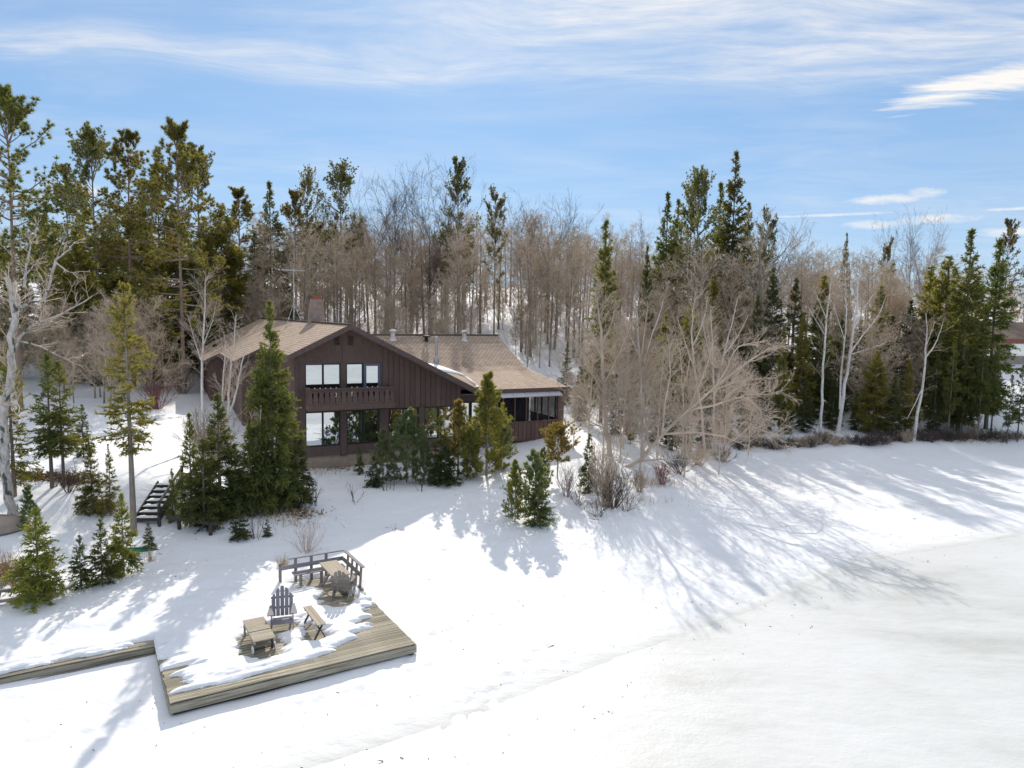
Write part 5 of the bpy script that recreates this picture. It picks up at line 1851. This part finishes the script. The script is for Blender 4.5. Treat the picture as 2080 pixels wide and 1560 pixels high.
plant('white_pine', 'vase1', 1003, 84, 372, 'smaller white pine peaking over the ridge of the wing roof', 'pine', wide=.8)
plant('spruce_tree', 'tall_spruce1', 1220, 50, 448, 'dark ragged spruce standing alone beyond the porch', 'spruce', wide=.85)
plant('white_pine', 'white0', 1405, 72, 336, 'flat topped white pine in the tall conifer group at right', 'pine', wide=.8)
plant('white_pine', 'white1', 1390, 75, 370, 'dense white pine under the flat topped one', 'pine', wide=.75)
plant('spruce_tree', 'tall_spruce1', 1476, 73, 308, 'tallest pointed spruce in the conifer group at right', 'spruce', wide=.8)
plant('spruce_tree', 'tall_spruce0', 1344, 74, 392, 'left outermost spruce of the conifer group at right', 'spruce', wide=.8)
plant('spruce_tree', 'tall_spruce1', 1366, 78, 405, 'spruce tucked between the left outermost spruce and the flat topped pine', 'spruce', wide=.8)
plant('spruce_tree', 'tall_spruce0', 1448, 76, 372, 'spruce leaning on the left side of the tallest spruce', 'spruce', wide=.8)
plant('spruce_tree', 'tall_spruce1', 1506, 76, 412, 'spruce on the right side of the tallest spruce', 'spruce', wide=.75)
plant('white_pine', 'vase1', 1545, 78, 414, 'small dark topped pine right of the conifer group', 'pine', wide=.7)
plant('white_pine', 'white1', 2032, 84, 442, 'layered white pine on the skyline at the far right', 'pine', wide=.8)
plant('spruce_tree', 'dark_fir0', 1706, 92, 474, 'needle thin spruce tip on the right skyline', 'spruce', wide=.45)
plant('white_pine', 'vase1', 1790, 96, 478, 'small pine on the skyline behind the double birch', 'pine', wide=.7)
for px, Y, top, key, wd, lab in (
        (1945, 56, 466, 'tall_spruce0', .95, 'tall olive spruce on the right shore, left of its equally tall neighbour'),
        (2002, 57, 486, 'tall_spruce1', 1.0, 'tall ragged spruce on the right shore in front of the low house'),
        (1968, 63, 560, 'cedar1', 1.1, 'olive fir filling the space between the two tall right shore spruces'),
        (1905, 60, 520, 'cedar0', 1.0, 'olive fir left of the tall right shore spruces'),
        (1872, 62, 540, 'cedar1', 1.0, 'broad fir behind the slightly leaning birch'),
        (1836, 61, 610, 'dark_fir0', 1.1, 'dark fir between the double birch and the leaning birch'),
        (1772, 53.5, 712, 'cedar0', 1.15, 'low wide cedar at the water edge below the double birch'),
        (1800, 60, 640, 'dark_fir1', 1.2, 'dark fir behind the low wide cedar'),
        (1740, 60, 650, 'dark_fir0', 1.1, 'dark fir right behind the stems of the double birch'),
        (1700, 59, 640, 'dark_fir1', 1.1, 'dark fir left of the double birch'),
        (1652, 57, 600, 'dark_fir0', 1.1, 'dark fir left of the single straight birch'),
        (1622, 56, 640, 'cedar1', .9, 'green cedar beside the single straight birch'),
        (1582, 52.5, 663, 'cedar1', .6, 'slender young fir with a pale tip at the shore'),
        (1604, 60, 565, 'dark_fir1', 1.0, 'dark fir rising behind the slender young fir'),
        (1560, 62, 545, 'dark_fir0', .9, 'dark fir behind the tip of the leaning maple'),
        (1530, 60, 600, 'dark_fir1', 1.0, 'dark fir in the shade behind the leaning maple'),
        (1490, 58, 640, 'dark_fir0', 1.1, 'dark fir hidden behind the twin stemmed birch'),
        (1440, 60, 560, 'cedar1', .9, 'olive cedar behind the slim birch stems'),
        (1395, 56, 620, 'cedar0', 1.0, 'olive cedar behind the middle of the bare maples'),
        (1345, 54, 640, 'cedar1', 1.0, 'olive cedar behind the forked birch'),
        (1306, 63, 500, 'dark_fir0', .5, 'needle slim dark fir above the forked birch'),
        (1280, 50, 700, 'dark_fir1', 1.1, 'dark fir deep behind the upright maple'),
        (1180, 50, 720, 'dark_fir0', .9, 'dark fir just beyond the porch corner'),
        (1150, 56, 690, 'dark_fir1', .9, 'dark fir peeping over the end of the porch roof'),
        (1330, 46, 800, 'dark_fir0', 1.2, 'low dark fir under the bare maple limbs'),
        (1395, 45, 830, 'dark_fir1', 1.2, 'low dark fir under the leaning maple trunk'),
        (1470, 49, 790, 'dark_fir0', 1.2, 'low dark fir near the outer limbs of the leaning maple'),
        (1540, 52, 760, 'dark_fir1', 1.1, 'low dark fir behind the drooping limbs of the leaning maple'),
        (1250, 46, 740, 'dark_fir1', .9, 'dark fir standing inside the pale thicket by the upright maple'), (1365, 45, 760, 'dark_fir0', .9, 'dark fir standing inside the pale thicket right of the forked birch'), (1435, 47, 740, 'dark_fir0', .9, 'dark fir standing inside the pale thicket near the twin stems'),
        (1280, 44, 790, 'cedar1', .8, 'small olive cedar at the foot of the forked birch')):
    plant('fir_tree' if 'fir' in key else ('cedar_tree' if 'cedar' in key else 'spruce_tree'), key, px, Y, top, lab, 'fir' if 'fir' in key else ('cedar' if 'cedar' in key else 'spruce'), 'evergreens along the right shore', wide=wd)
for px, Y, top, key, wd, lab in (
        (1600, 52.5, 790, 'dark_fir1', 1.1, 'low fir on the right shore bank right of the slender young fir'), (1632, 53, 760, 'dark_fir0', 1.0, 'mid height fir left of the straight birch foot'), (1690, 54, 770, 'dark_fir0', 1.1, 'fir at the foot of the straight birch'),
        (1735, 54, 800, 'dark_fir1', 1.2, 'low fir at the foot of the double birch'), (1812, 53, 760, 'dark_fir0', 1.1, 'fir right of the low wide cedar'), (1838, 54, 730, 'cedar1', .9, 'olive fir left of the leaning birch foot'),
        (1895, 55, 720, 'dark_fir1', 1.0, 'fir right of the leaning birch foot'), (1560, 53, 800, 'dark_fir1', 1.1, 'low fir at the left start of the right shore'), (1660, 60, 560, 'cedar1', .9, 'tall olive fir behind the straight birch'), (1775, 63, 580, 'cedar1', 1.0, 'tall olive fir behind the double birch forks'),
        (1515, 50, 780, 'cedar1', 1.0, 'olive fir under the tip of the leaning maple'), (1925, 66, 590, 'dark_fir0', 1.0, 'dark fir between the tall right shore spruces and the leaning birch')):
    plant('fir_tree', key, px, Y, top, lab, 'fir', 'evergreens along the right shore', wide=wd)
for px, Y, top, key, wd, lab in (
        (1195, 41, 650, 'pale0', .9, 'pale rounded bare tree just right of the porch corner'), (1265, 42, 640, 'pale1', 1.0, 'pale rounded bare tree between the upright maple and the forked birch'), (1335, 41, 660, 'pale0', 1.0, 'pale rounded bare tree right of the forked birch'),
        (1400, 43, 690, 'pale1', .85, 'pale rounded bare tree behind the leaning maple trunk'), (1470, 44, 700, 'pale0', .95, 'pale rounded bare tree near the tip of the leaning maple'), (1520, 46, 760, 'pale1', .9, 'pale low bare tree beyond the tip of the leaning maple'),
        (1300, 37.5, 780, 'pale1', 1.1, 'low pale thicket at the foot of the forked birch'), (1390, 38.5, 800, 'pale0', 1.2, 'low pale thicket under the leaning maple trunk'), (1225, 38, 770, 'pale0', .9, 'low pale thicket round the upright maple trunk'), (1460, 40.5, 815, 'pale1', 1.2, 'low pale thicket under the outer maple limbs'), (1260, 38.5, 720, 'pale0', .9, 'pale thicket between the two maple trunks'), (1165, 40, 760, 'pale1', .7, 'small pale thicket touching the porch corner')):
    plant('bare_tree', key, px, Y, top, lab, 'tree', 'pale bare thicket right of the porch', wide=wd)
# bare poles with dead lower boughs under the right shore spruces
for px, Y, top, lab in ((1925, 54, 690, 'thin bare fir pole leftmost under the right shore spruces'), (1952, 55, 700, 'second thin bare fir pole under the right shore spruces'), (1985, 54, 690, 'grey fir pole below the low house'),
                        (2012, 55, 700, 'leaning dark fir pole below the low house'), (2045, 53.5, 760, 'short fir pole near the right edge of the picture'), (2066, 54, 740, 'fir pole at the right edge of the picture')):
    plant('fir_sapling', 'open_fir1', px, Y, top, lab, 'fir', 'thin firs under the right shore spruces', wide=.6)

# dark conifers closing the view on the left
rnd = random.Random(31)
for px, Y, top, key, lab in ((95, 58, 430, 'red2', 'bushy pine low behind the tallest red pine'), (-20, 60, 360, 'white0', 'white pine cut by the left edge of the picture'), (180, 74, 400, 'cedar1', 'olive conifer under the dark white pine'),
                             (235, 70, 430, 'cedar0', 'olive conifer left of the pink trunk'), (300, 68, 470, 'cedar1', 'olive conifer right of the pink trunk'), (345, 72, 450, 'dark_fir0', 'dark fir between the two tall trunks'),
                             (395, 64, 520, 'dark_fir1', 'dark fir right of the pale trunk'), (255, 64, 560, 'dark_fir1', 'low dark fir in the shade left of the house'), (320, 60, 600, 'dark_fir0', 'low dark fir near the left end of the roof'),
                             (130, 64, 500, 'cedar0', 'olive conifer above the crooked birch limbs'), (60, 66, 560, 'dark_fir0', 'dark fir behind the crooked birch limbs'), (585, 74, 560, 'dark_fir0', 'dark spruce right behind the antenna'),
                             (520, 76, 470, 'dark_fir1', 'dark fir behind the house ridge left of the antenna'), (200, 56, 640, 'dark_fir1', 'low dark fir behind the pale yellow fir'), (650, 88, 450, 'red2', 'pine behind the chimney'), (165, 58, 470, 'cedar0', 'olive cedar behind the see-through fir'), (280, 72, 400, 'cedar0', 'olive cedar straight behind the pink trunk'), (365, 66, 440, 'cedar0', 'olive cedar beside the pale trunk'), (430, 70, 480, 'cedar1', 'olive cedar over the far end of the roof'), (480, 73, 500, 'cedar0', 'olive cedar between the roof and the antenna'), (20, 58, 480, 'cedar1', 'olive cedar behind the big birch top'), (330, 56, 560, 'cedar1', 'low olive cedar at the roof tip')):
    plant('conifer', key, px, Y, top, lab, 'conifer', 'dark conifers left of the house', wide=1.15)

# ------------------------------------------------------------------ firs and pines round the house and on the bank
plant_at('spruce_tree', 'near_spruce', 555, 1032, 612, 'tall pointed spruce in front of the left corner of the house', 'spruce', wide=.76)
for px, py, top, key, wd, lab in (
        (448, 1052, 800, 'near_fir0', .95, 'dark fir left of the tall pointed spruce'), (390, 1066, 838, 'near_fir0', .62, 'dark fir beside the stairs handrail'),
        (415, 1072, 890, 'near_fir1', 1.0, 'short dark fir above the log rail'), (480, 1050, 900, 'near_fir1', .9, 'short fir between the tall spruce and its dark neighbour'), (352, 1060, 950, 'near_fir1', .55, 'small fir right beside the stairs'),
        (606, 1030, 880, 'near_fir1', .9, 'fir hugging the right side of the tall spruce'), (510, 1046, 850, 'near_fir0', .75, 'fir at the foot of the tall spruce'),
        (272, 1082, 572, 'thin_fir', 1.0, 'tall thin yellow green fir with see-through boughs before the stairs'),
        (106, 992, 716, 'open_fir1', 1.0, 'left of two thin firs on the brown leaf patch'), (130, 990, 732, 'open_fir1', .9, 'right of two thin firs on the brown leaf patch'),
        (188, 1046, 905, 'near_fir1', .9, 'small fir on the bank behind the front row'), (225, 1050, 900, 'open_fir0', .7, 'loose fir just left of the stairs'),
        (80, 1226, 1030, 'yellow_fir', 1.05, 'yellow green fir at the lower left, biggest of the front row'), (165, 1196, 1085, 'near_fir1', .95, 'small fir beside the biggest front row fir'), (208, 1186, 1052, 'near_fir1', .9, 'middle fir of the front row by the snow bank'),
        (252, 1166, 1000, 'yellow_fir', .62, 'slim yellow green fir at the right end of the front row'), (302, 1116, 1058, 'near_fir1', .9, 'low dark fir over the green canoe'), (60, 1080, 985, 'young1', .9, 'small pine next to the big birch'),
        (487, 1096, 1020, 'tiny_fir', .9, 'tiny fir at the foot of the bank below the dark firs'), (543, 1090, 1052, 'tiny_fir', .8, 'tiny fir seedling beside the willow bush'), (758, 992, 925, 'tiny_fir', .9, 'tiny dark fir below the middle window'),
        (905, 986, 900, 'tiny_fir', 1.1, 'squat dark fir at the foot of the ochre pine'), (730, 664 + 300, 905, 'near_fir1', .7, 'small fir against the foundation wall'),
        (895, 980, 842, 'near_fir1', .95, 'dark fir in front of the right windows'), (1092, 1068, 960, 'near_fir1', 1.2, 'stout dark fir at the foot of the isolated pine clump'), (1086, 1056, 910, 'young0', .95, 'yellowish fir in the isolated clump below the porch'),
        (1195, 1000, 880, 'near_fir1', .7, 'dark fir below the upright maple'), (30, 1010, 700, 'open_fir0', .9, 'yellow fir behind the big birch trunk'), (170, 930, 820, 'near_fir1', .8, 'fir on the upper snow field left of the stairs')):
    plant_at('fir_tree', key, px, py, top, lab, 'fir', 'small firs round the house', wide=wd)
for px, py, top, key, wd, lab in (
        (826, 980, 826, 'young0', 1.0, 'soft grey green young pine before the middle windows'), (778, 985, 868, 'young1', .9, 'narrow young pine left of the soft grey green one'), (930, 970, 808, 'ochre0', 1.0, 'ochre young pine with brown tip before the right windows'),
        (988, 968, 752, 'yellow0', 1.0, 'tallest yellow green young pine near the porch'), (955, 975, 860, 'yellow0', .8, 'low yellow green pine between the ochre and the tallest young pine'), (1018, 955, 830, 'young0', .8, 'young pine hugging the porch wall'),
        (1132, 972, 850, 'ball0', 1.0, 'round headed ochre pine on a thin stem by the porch'), (1046, 1060, 930, 'yellow0', .8, 'thin pale young pine at the left of the isolated clump'), (1100, 1000, 905, 'young0', .7, 'young pine at the back of the isolated clump'), (862, 985, 880, 'young1', .8, 'small young pine between the grey green one and the dark fir')):
    plant_at('young_pine', key, px, py, top, lab, 'pine', 'young pines before the house', wide=wd)
# shrubs and saplings
for px, py, top, key, wd, lab in (
        (622, 1122, 1050, 'shrub_willow', 1.0, 'fan shaped bare willow bush behind the deck railing'), (1228, 1030, 880, 'shrub0', .8, 'big brown bush at the shore below the upright maple'), (1245, 1032, 930, 'shrub1', .9, 'dark bush beside the big brown bush'),
        (1150, 1010, 925, 'shrub_mauve', 1.0, 'mauve bush right of the isolated clump'), (1345, 985, 925, 'shrub_red', 1.1, 'reddish bush at the water edge below the leaning maple'), (1300, 1000, 940, 'shrub0', 1.0, 'brown bush between the mauve and the reddish bush'),
        (1215, 1052, 1010, 'shrub_fork', 1.3, 'dark forked twigs lying on the snow below the brown bush'), (1270, 1040, 1000, 'shrub_fork', 1.2, 'dark forked twigs right of the brown bush'), (1175, 1030, 985, 'shrub_fork', 1.0, 'dark forked twigs left of the brown bush'),
        (1420, 945, 890, 'shrub0', 1.2, 'brown bush under the outer maple limbs'), (1470, 940, 895, 'shrub1', 1.2, 'dark bush under the drooping maple limbs'), (1380, 960, 905, 'shrub1', 1.1, 'dark bush at the foot of the leaning maple'),
        (640, 1030, 950, 'shrub_thin', 1.0, 'thin leafless stems right of the tall spruce'), (520, 1095, 1010, 'shrub_thin', 1.0, 'thin leafless stems below the birch sapling'), (790, 1000, 930, 'weed', 1.0, 'thin weed stalks below the middle windows'),
        (860, 1000, 945, 'weed', 1.0, 'thin weed stalks below the soft grey green pine'), (715, 1022, 975, 'weed', 1.2, 'weed stalks on the open snow left of the small pines'), (800, 1085, 1060, 'weed', 1.0, 'single weed clump in the middle of the shaded snow'),
        (1430, 680 + 250, 880, 'shrub_mauve', 1.0, 'mauve bush at the shore behind the drooping limbs'), (430, 960, 800, 'shrub0', .9, 'brown bush between the slim birch and the birch clump'), (140, 1000, 930, 'shrub1', .8, 'dark bush under the two thin firs'),
        (320, 830, 745, 'shrub_red', 1.2, 'rusty bush on the upper snow field near the house'), (370, 800, 720, 'shrub0', 1.2, 'brown bush near the left end of the house')):
    plant_at('shrub', key, px, py, top, lab, 'shrub', None, wide=wd)
rnd = random.Random(77)
for i in range(64):
    px = 1495 + i * 9.3 + rnd.uniform(-5, 5)
    b = ground_hit(px, 912 - (px - 1500) * .035 + rnd.uniform(-9, 2))
    place('shrub', rnd.choice(['shrub0', 'shrub1', 'shrub1']), b, rnd.uniform(.5, 1.3), ('low brush under the tip of the leaning maple' if px < 1640 else 'low brush at the feet of the straight and the double birch' if px < 1760 else 'low brush between the wide cedar and the leaning birch' if px < 1880 else 'low brush under the tall right shore spruces'), 'shrub', 'low brush along the right shore', wide=rnd.uniform(1.2, 1.8))


# ------------------------------------------------------------------ the wood behind
def in_house(x, y):
    q = Vector((x, y, 0)) - HO
    t, s = q.dot(HU), q.dot(HW)
    return (-5.0 < t < 18.5 and -2.5 < s < 19.5) or (-5.5 < t < 11 and -2.5 < s < 33.5)


def wood(n, pxr, Yr, keys, Hr, name, label, group, seed, minpx=0, wide=(0.85, 1.2), ypow=1.0, cat='tree'):
    r_ = random.Random(seed)
    k_ = 0
    for _ in range(n * 6):
        if k_ >= n: break
        px = r_.uniform(*pxr); Y = Yr[0] + (Yr[1] - Yr[0]) * r_.random() ** ypow
        x = (px - 1040) / FPX * Y
        if in_house(x, Y) or (44 < x < 66 and 74 < Y < 90) or (px > 1955 and Y < 78):
            continue
        z = gz1(x, Y)
        lab = next((t_ for lim, t_ in label if px < lim), label[-1][1]) if isinstance(label, list) else label
        place(name, r_.choice(keys), (x, Y, z), r_.uniform(*Hr), lab, cat, group, rz=r_.uniform(0, 6.28), wide=r_.uniform(*wide), tilt=(r_.gauss(0, .03), r_.gauss(0, .03)))
        k_ += 1


W = ['wood%d' % i for i in range(6)]
U = ['under%d' % i for i in range(3)]
wood(112, (560, 1260), (71, 118), W, (10.5, 15), 'bare_tree', [(660, 'leafless tree on the hill behind the antenna and chimney'), (780, 'leafless tree on the hill straight above the gable peak'), (900, 'leafless tree on the hill above the left half of the wing roof'), (1020, 'leafless tree on the hill above the right half of the wing roof'), (1140, 'leafless tree on the hill above the porch roof'), (9999, 'leafless tree on the hill just right of the porch')], 'leafless trees on the hill behind the house', 1, ypow=1.1)
wood(70, (540, 1280), (68, 96), U, (5, 9), 'bare_sapling', [(760, 'low leafless sapling on the hill behind the main roof'), (900, 'low leafless sapling behind the left half of the wing roof'), (1040, 'low leafless sapling behind the right half of the wing roof'), (9999, 'low leafless sapling on the slope right of the wing roof')], 'leafless saplings behind the house', 2, cat='sapling')
wood(100, (1240, 2140), (62, 118), W, (10, 14.5), 'bare_tree', [(1350, 'leafless tree behind the upright maple and the forked birch'), (1500, 'leafless tree in front of the tall conifer group at right'), (1650, 'leafless tree between the tall conifer group and the straight birch'), (1800, 'leafless tree behind the double birch'), (1930, 'leafless tree behind the leaning birch on the right shore'), (9999, 'leafless tree behind the tall right shore spruces')], 'leafless trees behind the right shore', 3, ypow=1.1)
wood(60, (1240, 2120), (54, 80), U, (5, 9), 'bare_sapling', [(1400, 'low leafless sapling behind the pale thicket by the porch'), (1600, 'low leafless sapling behind the tip of the leaning maple'), (1800, 'low leafless sapling among the firs by the double birch'), (9999, 'low leafless sapling among the firs at the far right')], 'leafless saplings behind the right shore', 4, cat='sapling')
wood(26, (-80, 560), (66, 110), W, (11, 15), 'bare_tree', 'leafless tree among the conifers left of the house', 'leafless trees left of the house', 5)
wood(24, (-60, 330), (45, 64), U, (4.5, 8), 'bare_sapling', [(40, 'tangled leafless sapling behind the big birch at the left edge'), (130, 'tangled leafless sapling behind the crooked birch limbs'), (230, 'tangled leafless sapling left of the pink pine trunk'), (9999, 'tangled leafless sapling between the pink pine trunk and the house')], 'leafless saplings on the left bank', 6, cat='sapling')
wood(16, (380, 560), (68, 80), U, (7, 10), 'bare_sapling', 'reddish leafless sapling behind the far end of the house roof', 'leafless saplings behind the roof end', 7, cat='sapling')
# tall leafless crowns on the skyline
for px, Y, top, key, wd, lab in (
        (762, 84, 330, 'tall0', 1.1, 'tall leafless tree left in the skyline group over the chimney side'), (800, 82, 345, 'tall1', 1.0, 'tall leafless tree second in the skyline group'), (835, 85, 322, 'tall2', 1.05, 'tall leafless tree third in the skyline group'),
        (872, 83, 312, 'tall0', 1.0, 'tallest leafless tree of the skyline group, left of the tufted pine'), (905, 86, 330, 'tall1', .9, 'leafless tree partly behind the tufted pine'), (730, 88, 400, 'tall2', .9, 'leafless tree between the forked pine and the skyline group'),
        (1075, 84, 400, 'tall1', 1.0, 'wide leafless crown over the end of the wing roof'), (1112, 82, 380, 'tall0', 1.1, 'highest leafless crown over the end of the wing roof'), (1150, 84, 388, 'tall2', 1.1, 'rightmost leafless crown over the end of the wing roof'),
        (1300, 86, 422, 'tall2', .8, 'twisted leafless tree left of the tall conifer group'), (1560, 84, 430, 'tall1', 1.2, 'leafless crown spreading right of the small dark topped pine'), (1800, 98, 422, 'tall2', .7, 'crooked leafless tree on the right skyline'),
        (1870, 96, 408, 'tall0', .7, 'highest leafless tree on the right skyline'), (1840, 100, 440, 'tall1', .7, 'leafless tree between the two high ones on the right skyline'), (660, 90, 380, 'tall1', .8, 'leafless tree behind the forked white pine')):
    plant('bare_tree', key, px, Y, top, lab, 'tree', None, wide=wd)
limb_tree('bare_tree', 62.0, [
    ([(1545, 900), (1546, 760), (1546, 640), (1543, 560), (1545, 500), (1552, 450)], .20, .03), ([(1544, 600), (1520, 565), (1490, 540), (1455, 538)], .08, .012), ([(1544, 570), (1575, 530), (1600, 500), (1620, 470)], .07, .012), ([(1545, 620), (1570, 590), (1600, 560)], .06, .01),
    ([(1545, 520), (1525, 480), (1515, 450)], .05, .01), ([(1490, 540), (1470, 555), (1462, 570)], .03, .01)],
    'bare tree with pale trunk and level limbs over the right shore', 'tree', 'grey_bark', 'twig_pale', 41, n2=2.5, n3=4, n4=3, tr=.012, twl=1.2)
limb_tree('bare_tree', 60.0, [
    ([(1425, 900), (1424, 760), (1425, 640), (1426, 560), (1427, 490)], .16, .03), ([(1425, 610), (1400, 570), (1380, 540)], .06, .012), ([(1425, 560), (1405, 520), (1385, 500)], .05, .01), ([(1426, 580), (1445, 540), (1460, 520)], .05, .01), ([(1425, 560), (1400, 550), (1370, 552)], .04, .01)],
    'bare pale branched tree in front of the tall conifer group', 'tree', 'grey_bark', 'twig_pale', 42, n2=2.5, n3=4, n4=3, tr=.012, twl=1.1)

# ------------------------------------------------------------------ leaf litter, dry grass, crumbs on the snow
def litter_patch():
    rg = np.random.default_rng(9)
    pts, dirs = [], []
    for cx, cy, n, sx, sy in ((80, 968, 900, 75, 10), (150, 975, 500, 45, 12), (210, 1030, 260, 30, 16), (15, 1165, 500, 28, 22), (600, 1045, 240, 60, 14), (660, 950, 200, 60, 8)):
        for _ in range(n):
            p = ground_hit_fast(cx + rg.normal(0, sx * .5), cy + rg.normal(0, sy * .5))
            pts.append(p)
    p = np.array(pts); n = len(p)
    p[:, 2] = gz(p[:, 0], p[:, 1]) + rg.uniform(.005, .05, n)
    d = nrm(rg.normal(size=(n, 3)) * (1, 1, .35))
    C = TM(); C.needles(p, d, rg.uniform(.08, .2, n), rg.uniform(.05, .1, n), rg)
    o = link(bpy.data.objects.new('leaf_litter', C.mesh('leaf_litter', 'leaf_litter')))
    tag(o, 'brown fallen leaves on the bank under the two thin firs', 'leaves', kind='stuff')
    # dry grass stalks
    pts = []
    for cx, cy, n, sx, sy in ((15, 1160, 500, 30, 26), (640, 960, 160, 40, 8), (590, 1060, 260, 55, 20), (1260, 1020, 300, 80, 14), (1330, 985, 300, 60, 10), (300, 790, 260, 60, 14), (1980, 895, 300, 80, 6), (575, 1150, 90, 8, 6), (305, 1135, 60, 8, 5)):
        for _ in range(n):
            pts.append(ground_hit_fast(cx + rg.normal(0, sx * .6), cy + rg.normal(0, sy * .6)))
    p = np.array(pts); n = len(p)
    p[:, 2] = gz(p[:, 0], p[:, 1]) - .02
    d = nrm(rg.normal(size=(n, 3)) * .28 + UPV)
    C = TM(); C.needles(p, d, rg.uniform(.15, .6, n), rg.uniform(.010, .02, n), rg)
    o = link(bpy.data.objects.new('dry_grass', C.mesh('dry_grass', 'dry_grass')))
    tag(o, 'dry tan grass stalks poking through the snow', 'grass', kind='stuff')
    # crumbs of bark, twigs and cones on the old snow
    n = 2600
    x = rg.uniform(-14, 22, n); y = rg.uniform(13, 46, n)
    keep = (ice_dist(x, y) > -2) & (rg.random(n) < .35 + .5 * (vnoise(x, y, 4, 61) > 0))
    x, y = x[keep], y[keep]
    z = np.maximum(gz(x, y), 0) + .012
    q = np.stack([x, y, z], -1); n = len(q)
    d = nrm(rg.normal(size=(n, 3)) * (1, 1, .15))
    L = rg.uniform(.03, .09, n) * np.where(rg.random(n) < .08, 3, 1)
    C = TM(); C.needles(q, d, L, rg.uniform(.012, .035, n), rg)
    o = link(bpy.data.objects.new('debris', C.mesh('debris', 'debris_brown')))
    tag(o, 'small bits of bark and twigs scattered over the snow', 'debris', kind='stuff')


def ground_hit_fast(px, py):
    d = pix_dir(px, py)
    ys = np.linspace(12, 90, 60)
    k_ = ys / d.y
    zs = CAM_Z + d.z * k_
    g_ = gz_cache(d.x * k_, ys)
    i = np.argmax(zs < g_)
    if i == 0: i = len(ys) - 1
    a = (zs - g_)[i - 1]; b_ = (g_ - zs)[i]
    f = a / max(1e-6, a + b_)
    yy = ys[i - 1] + (ys[i] - ys[i - 1]) * f
    kk = yy / d.y
    return (d.x * kk, yy, CAM_Z + d.z * kk)


_gx = np.arange(-80, 80, 1.0); _gy = np.arange(8, 95, 1.0)
_GX, _GY = np.meshgrid(_gx, _gy)
_GZ = gz_base(_GX, _GY)


def gz_cache(x, y):
    i = np.clip((np.asarray(x) + 80), 0, len(_gx) - 1.001); j = np.clip(np.asarray(y) - 8, 0, len(_gy) - 1.001)
    i0 = i.astype(int); j0 = j.astype(int); fi = i - i0; fj = j - j0
    return (_GZ[j0, i0] * (1 - fi) + _GZ[j0, i0 + 1] * fi) * (1 - fj) + (_GZ[j0 + 1, i0] * (1 - fi) + _GZ[j0 + 1, i0 + 1] * fi) * fj


litter_patch()
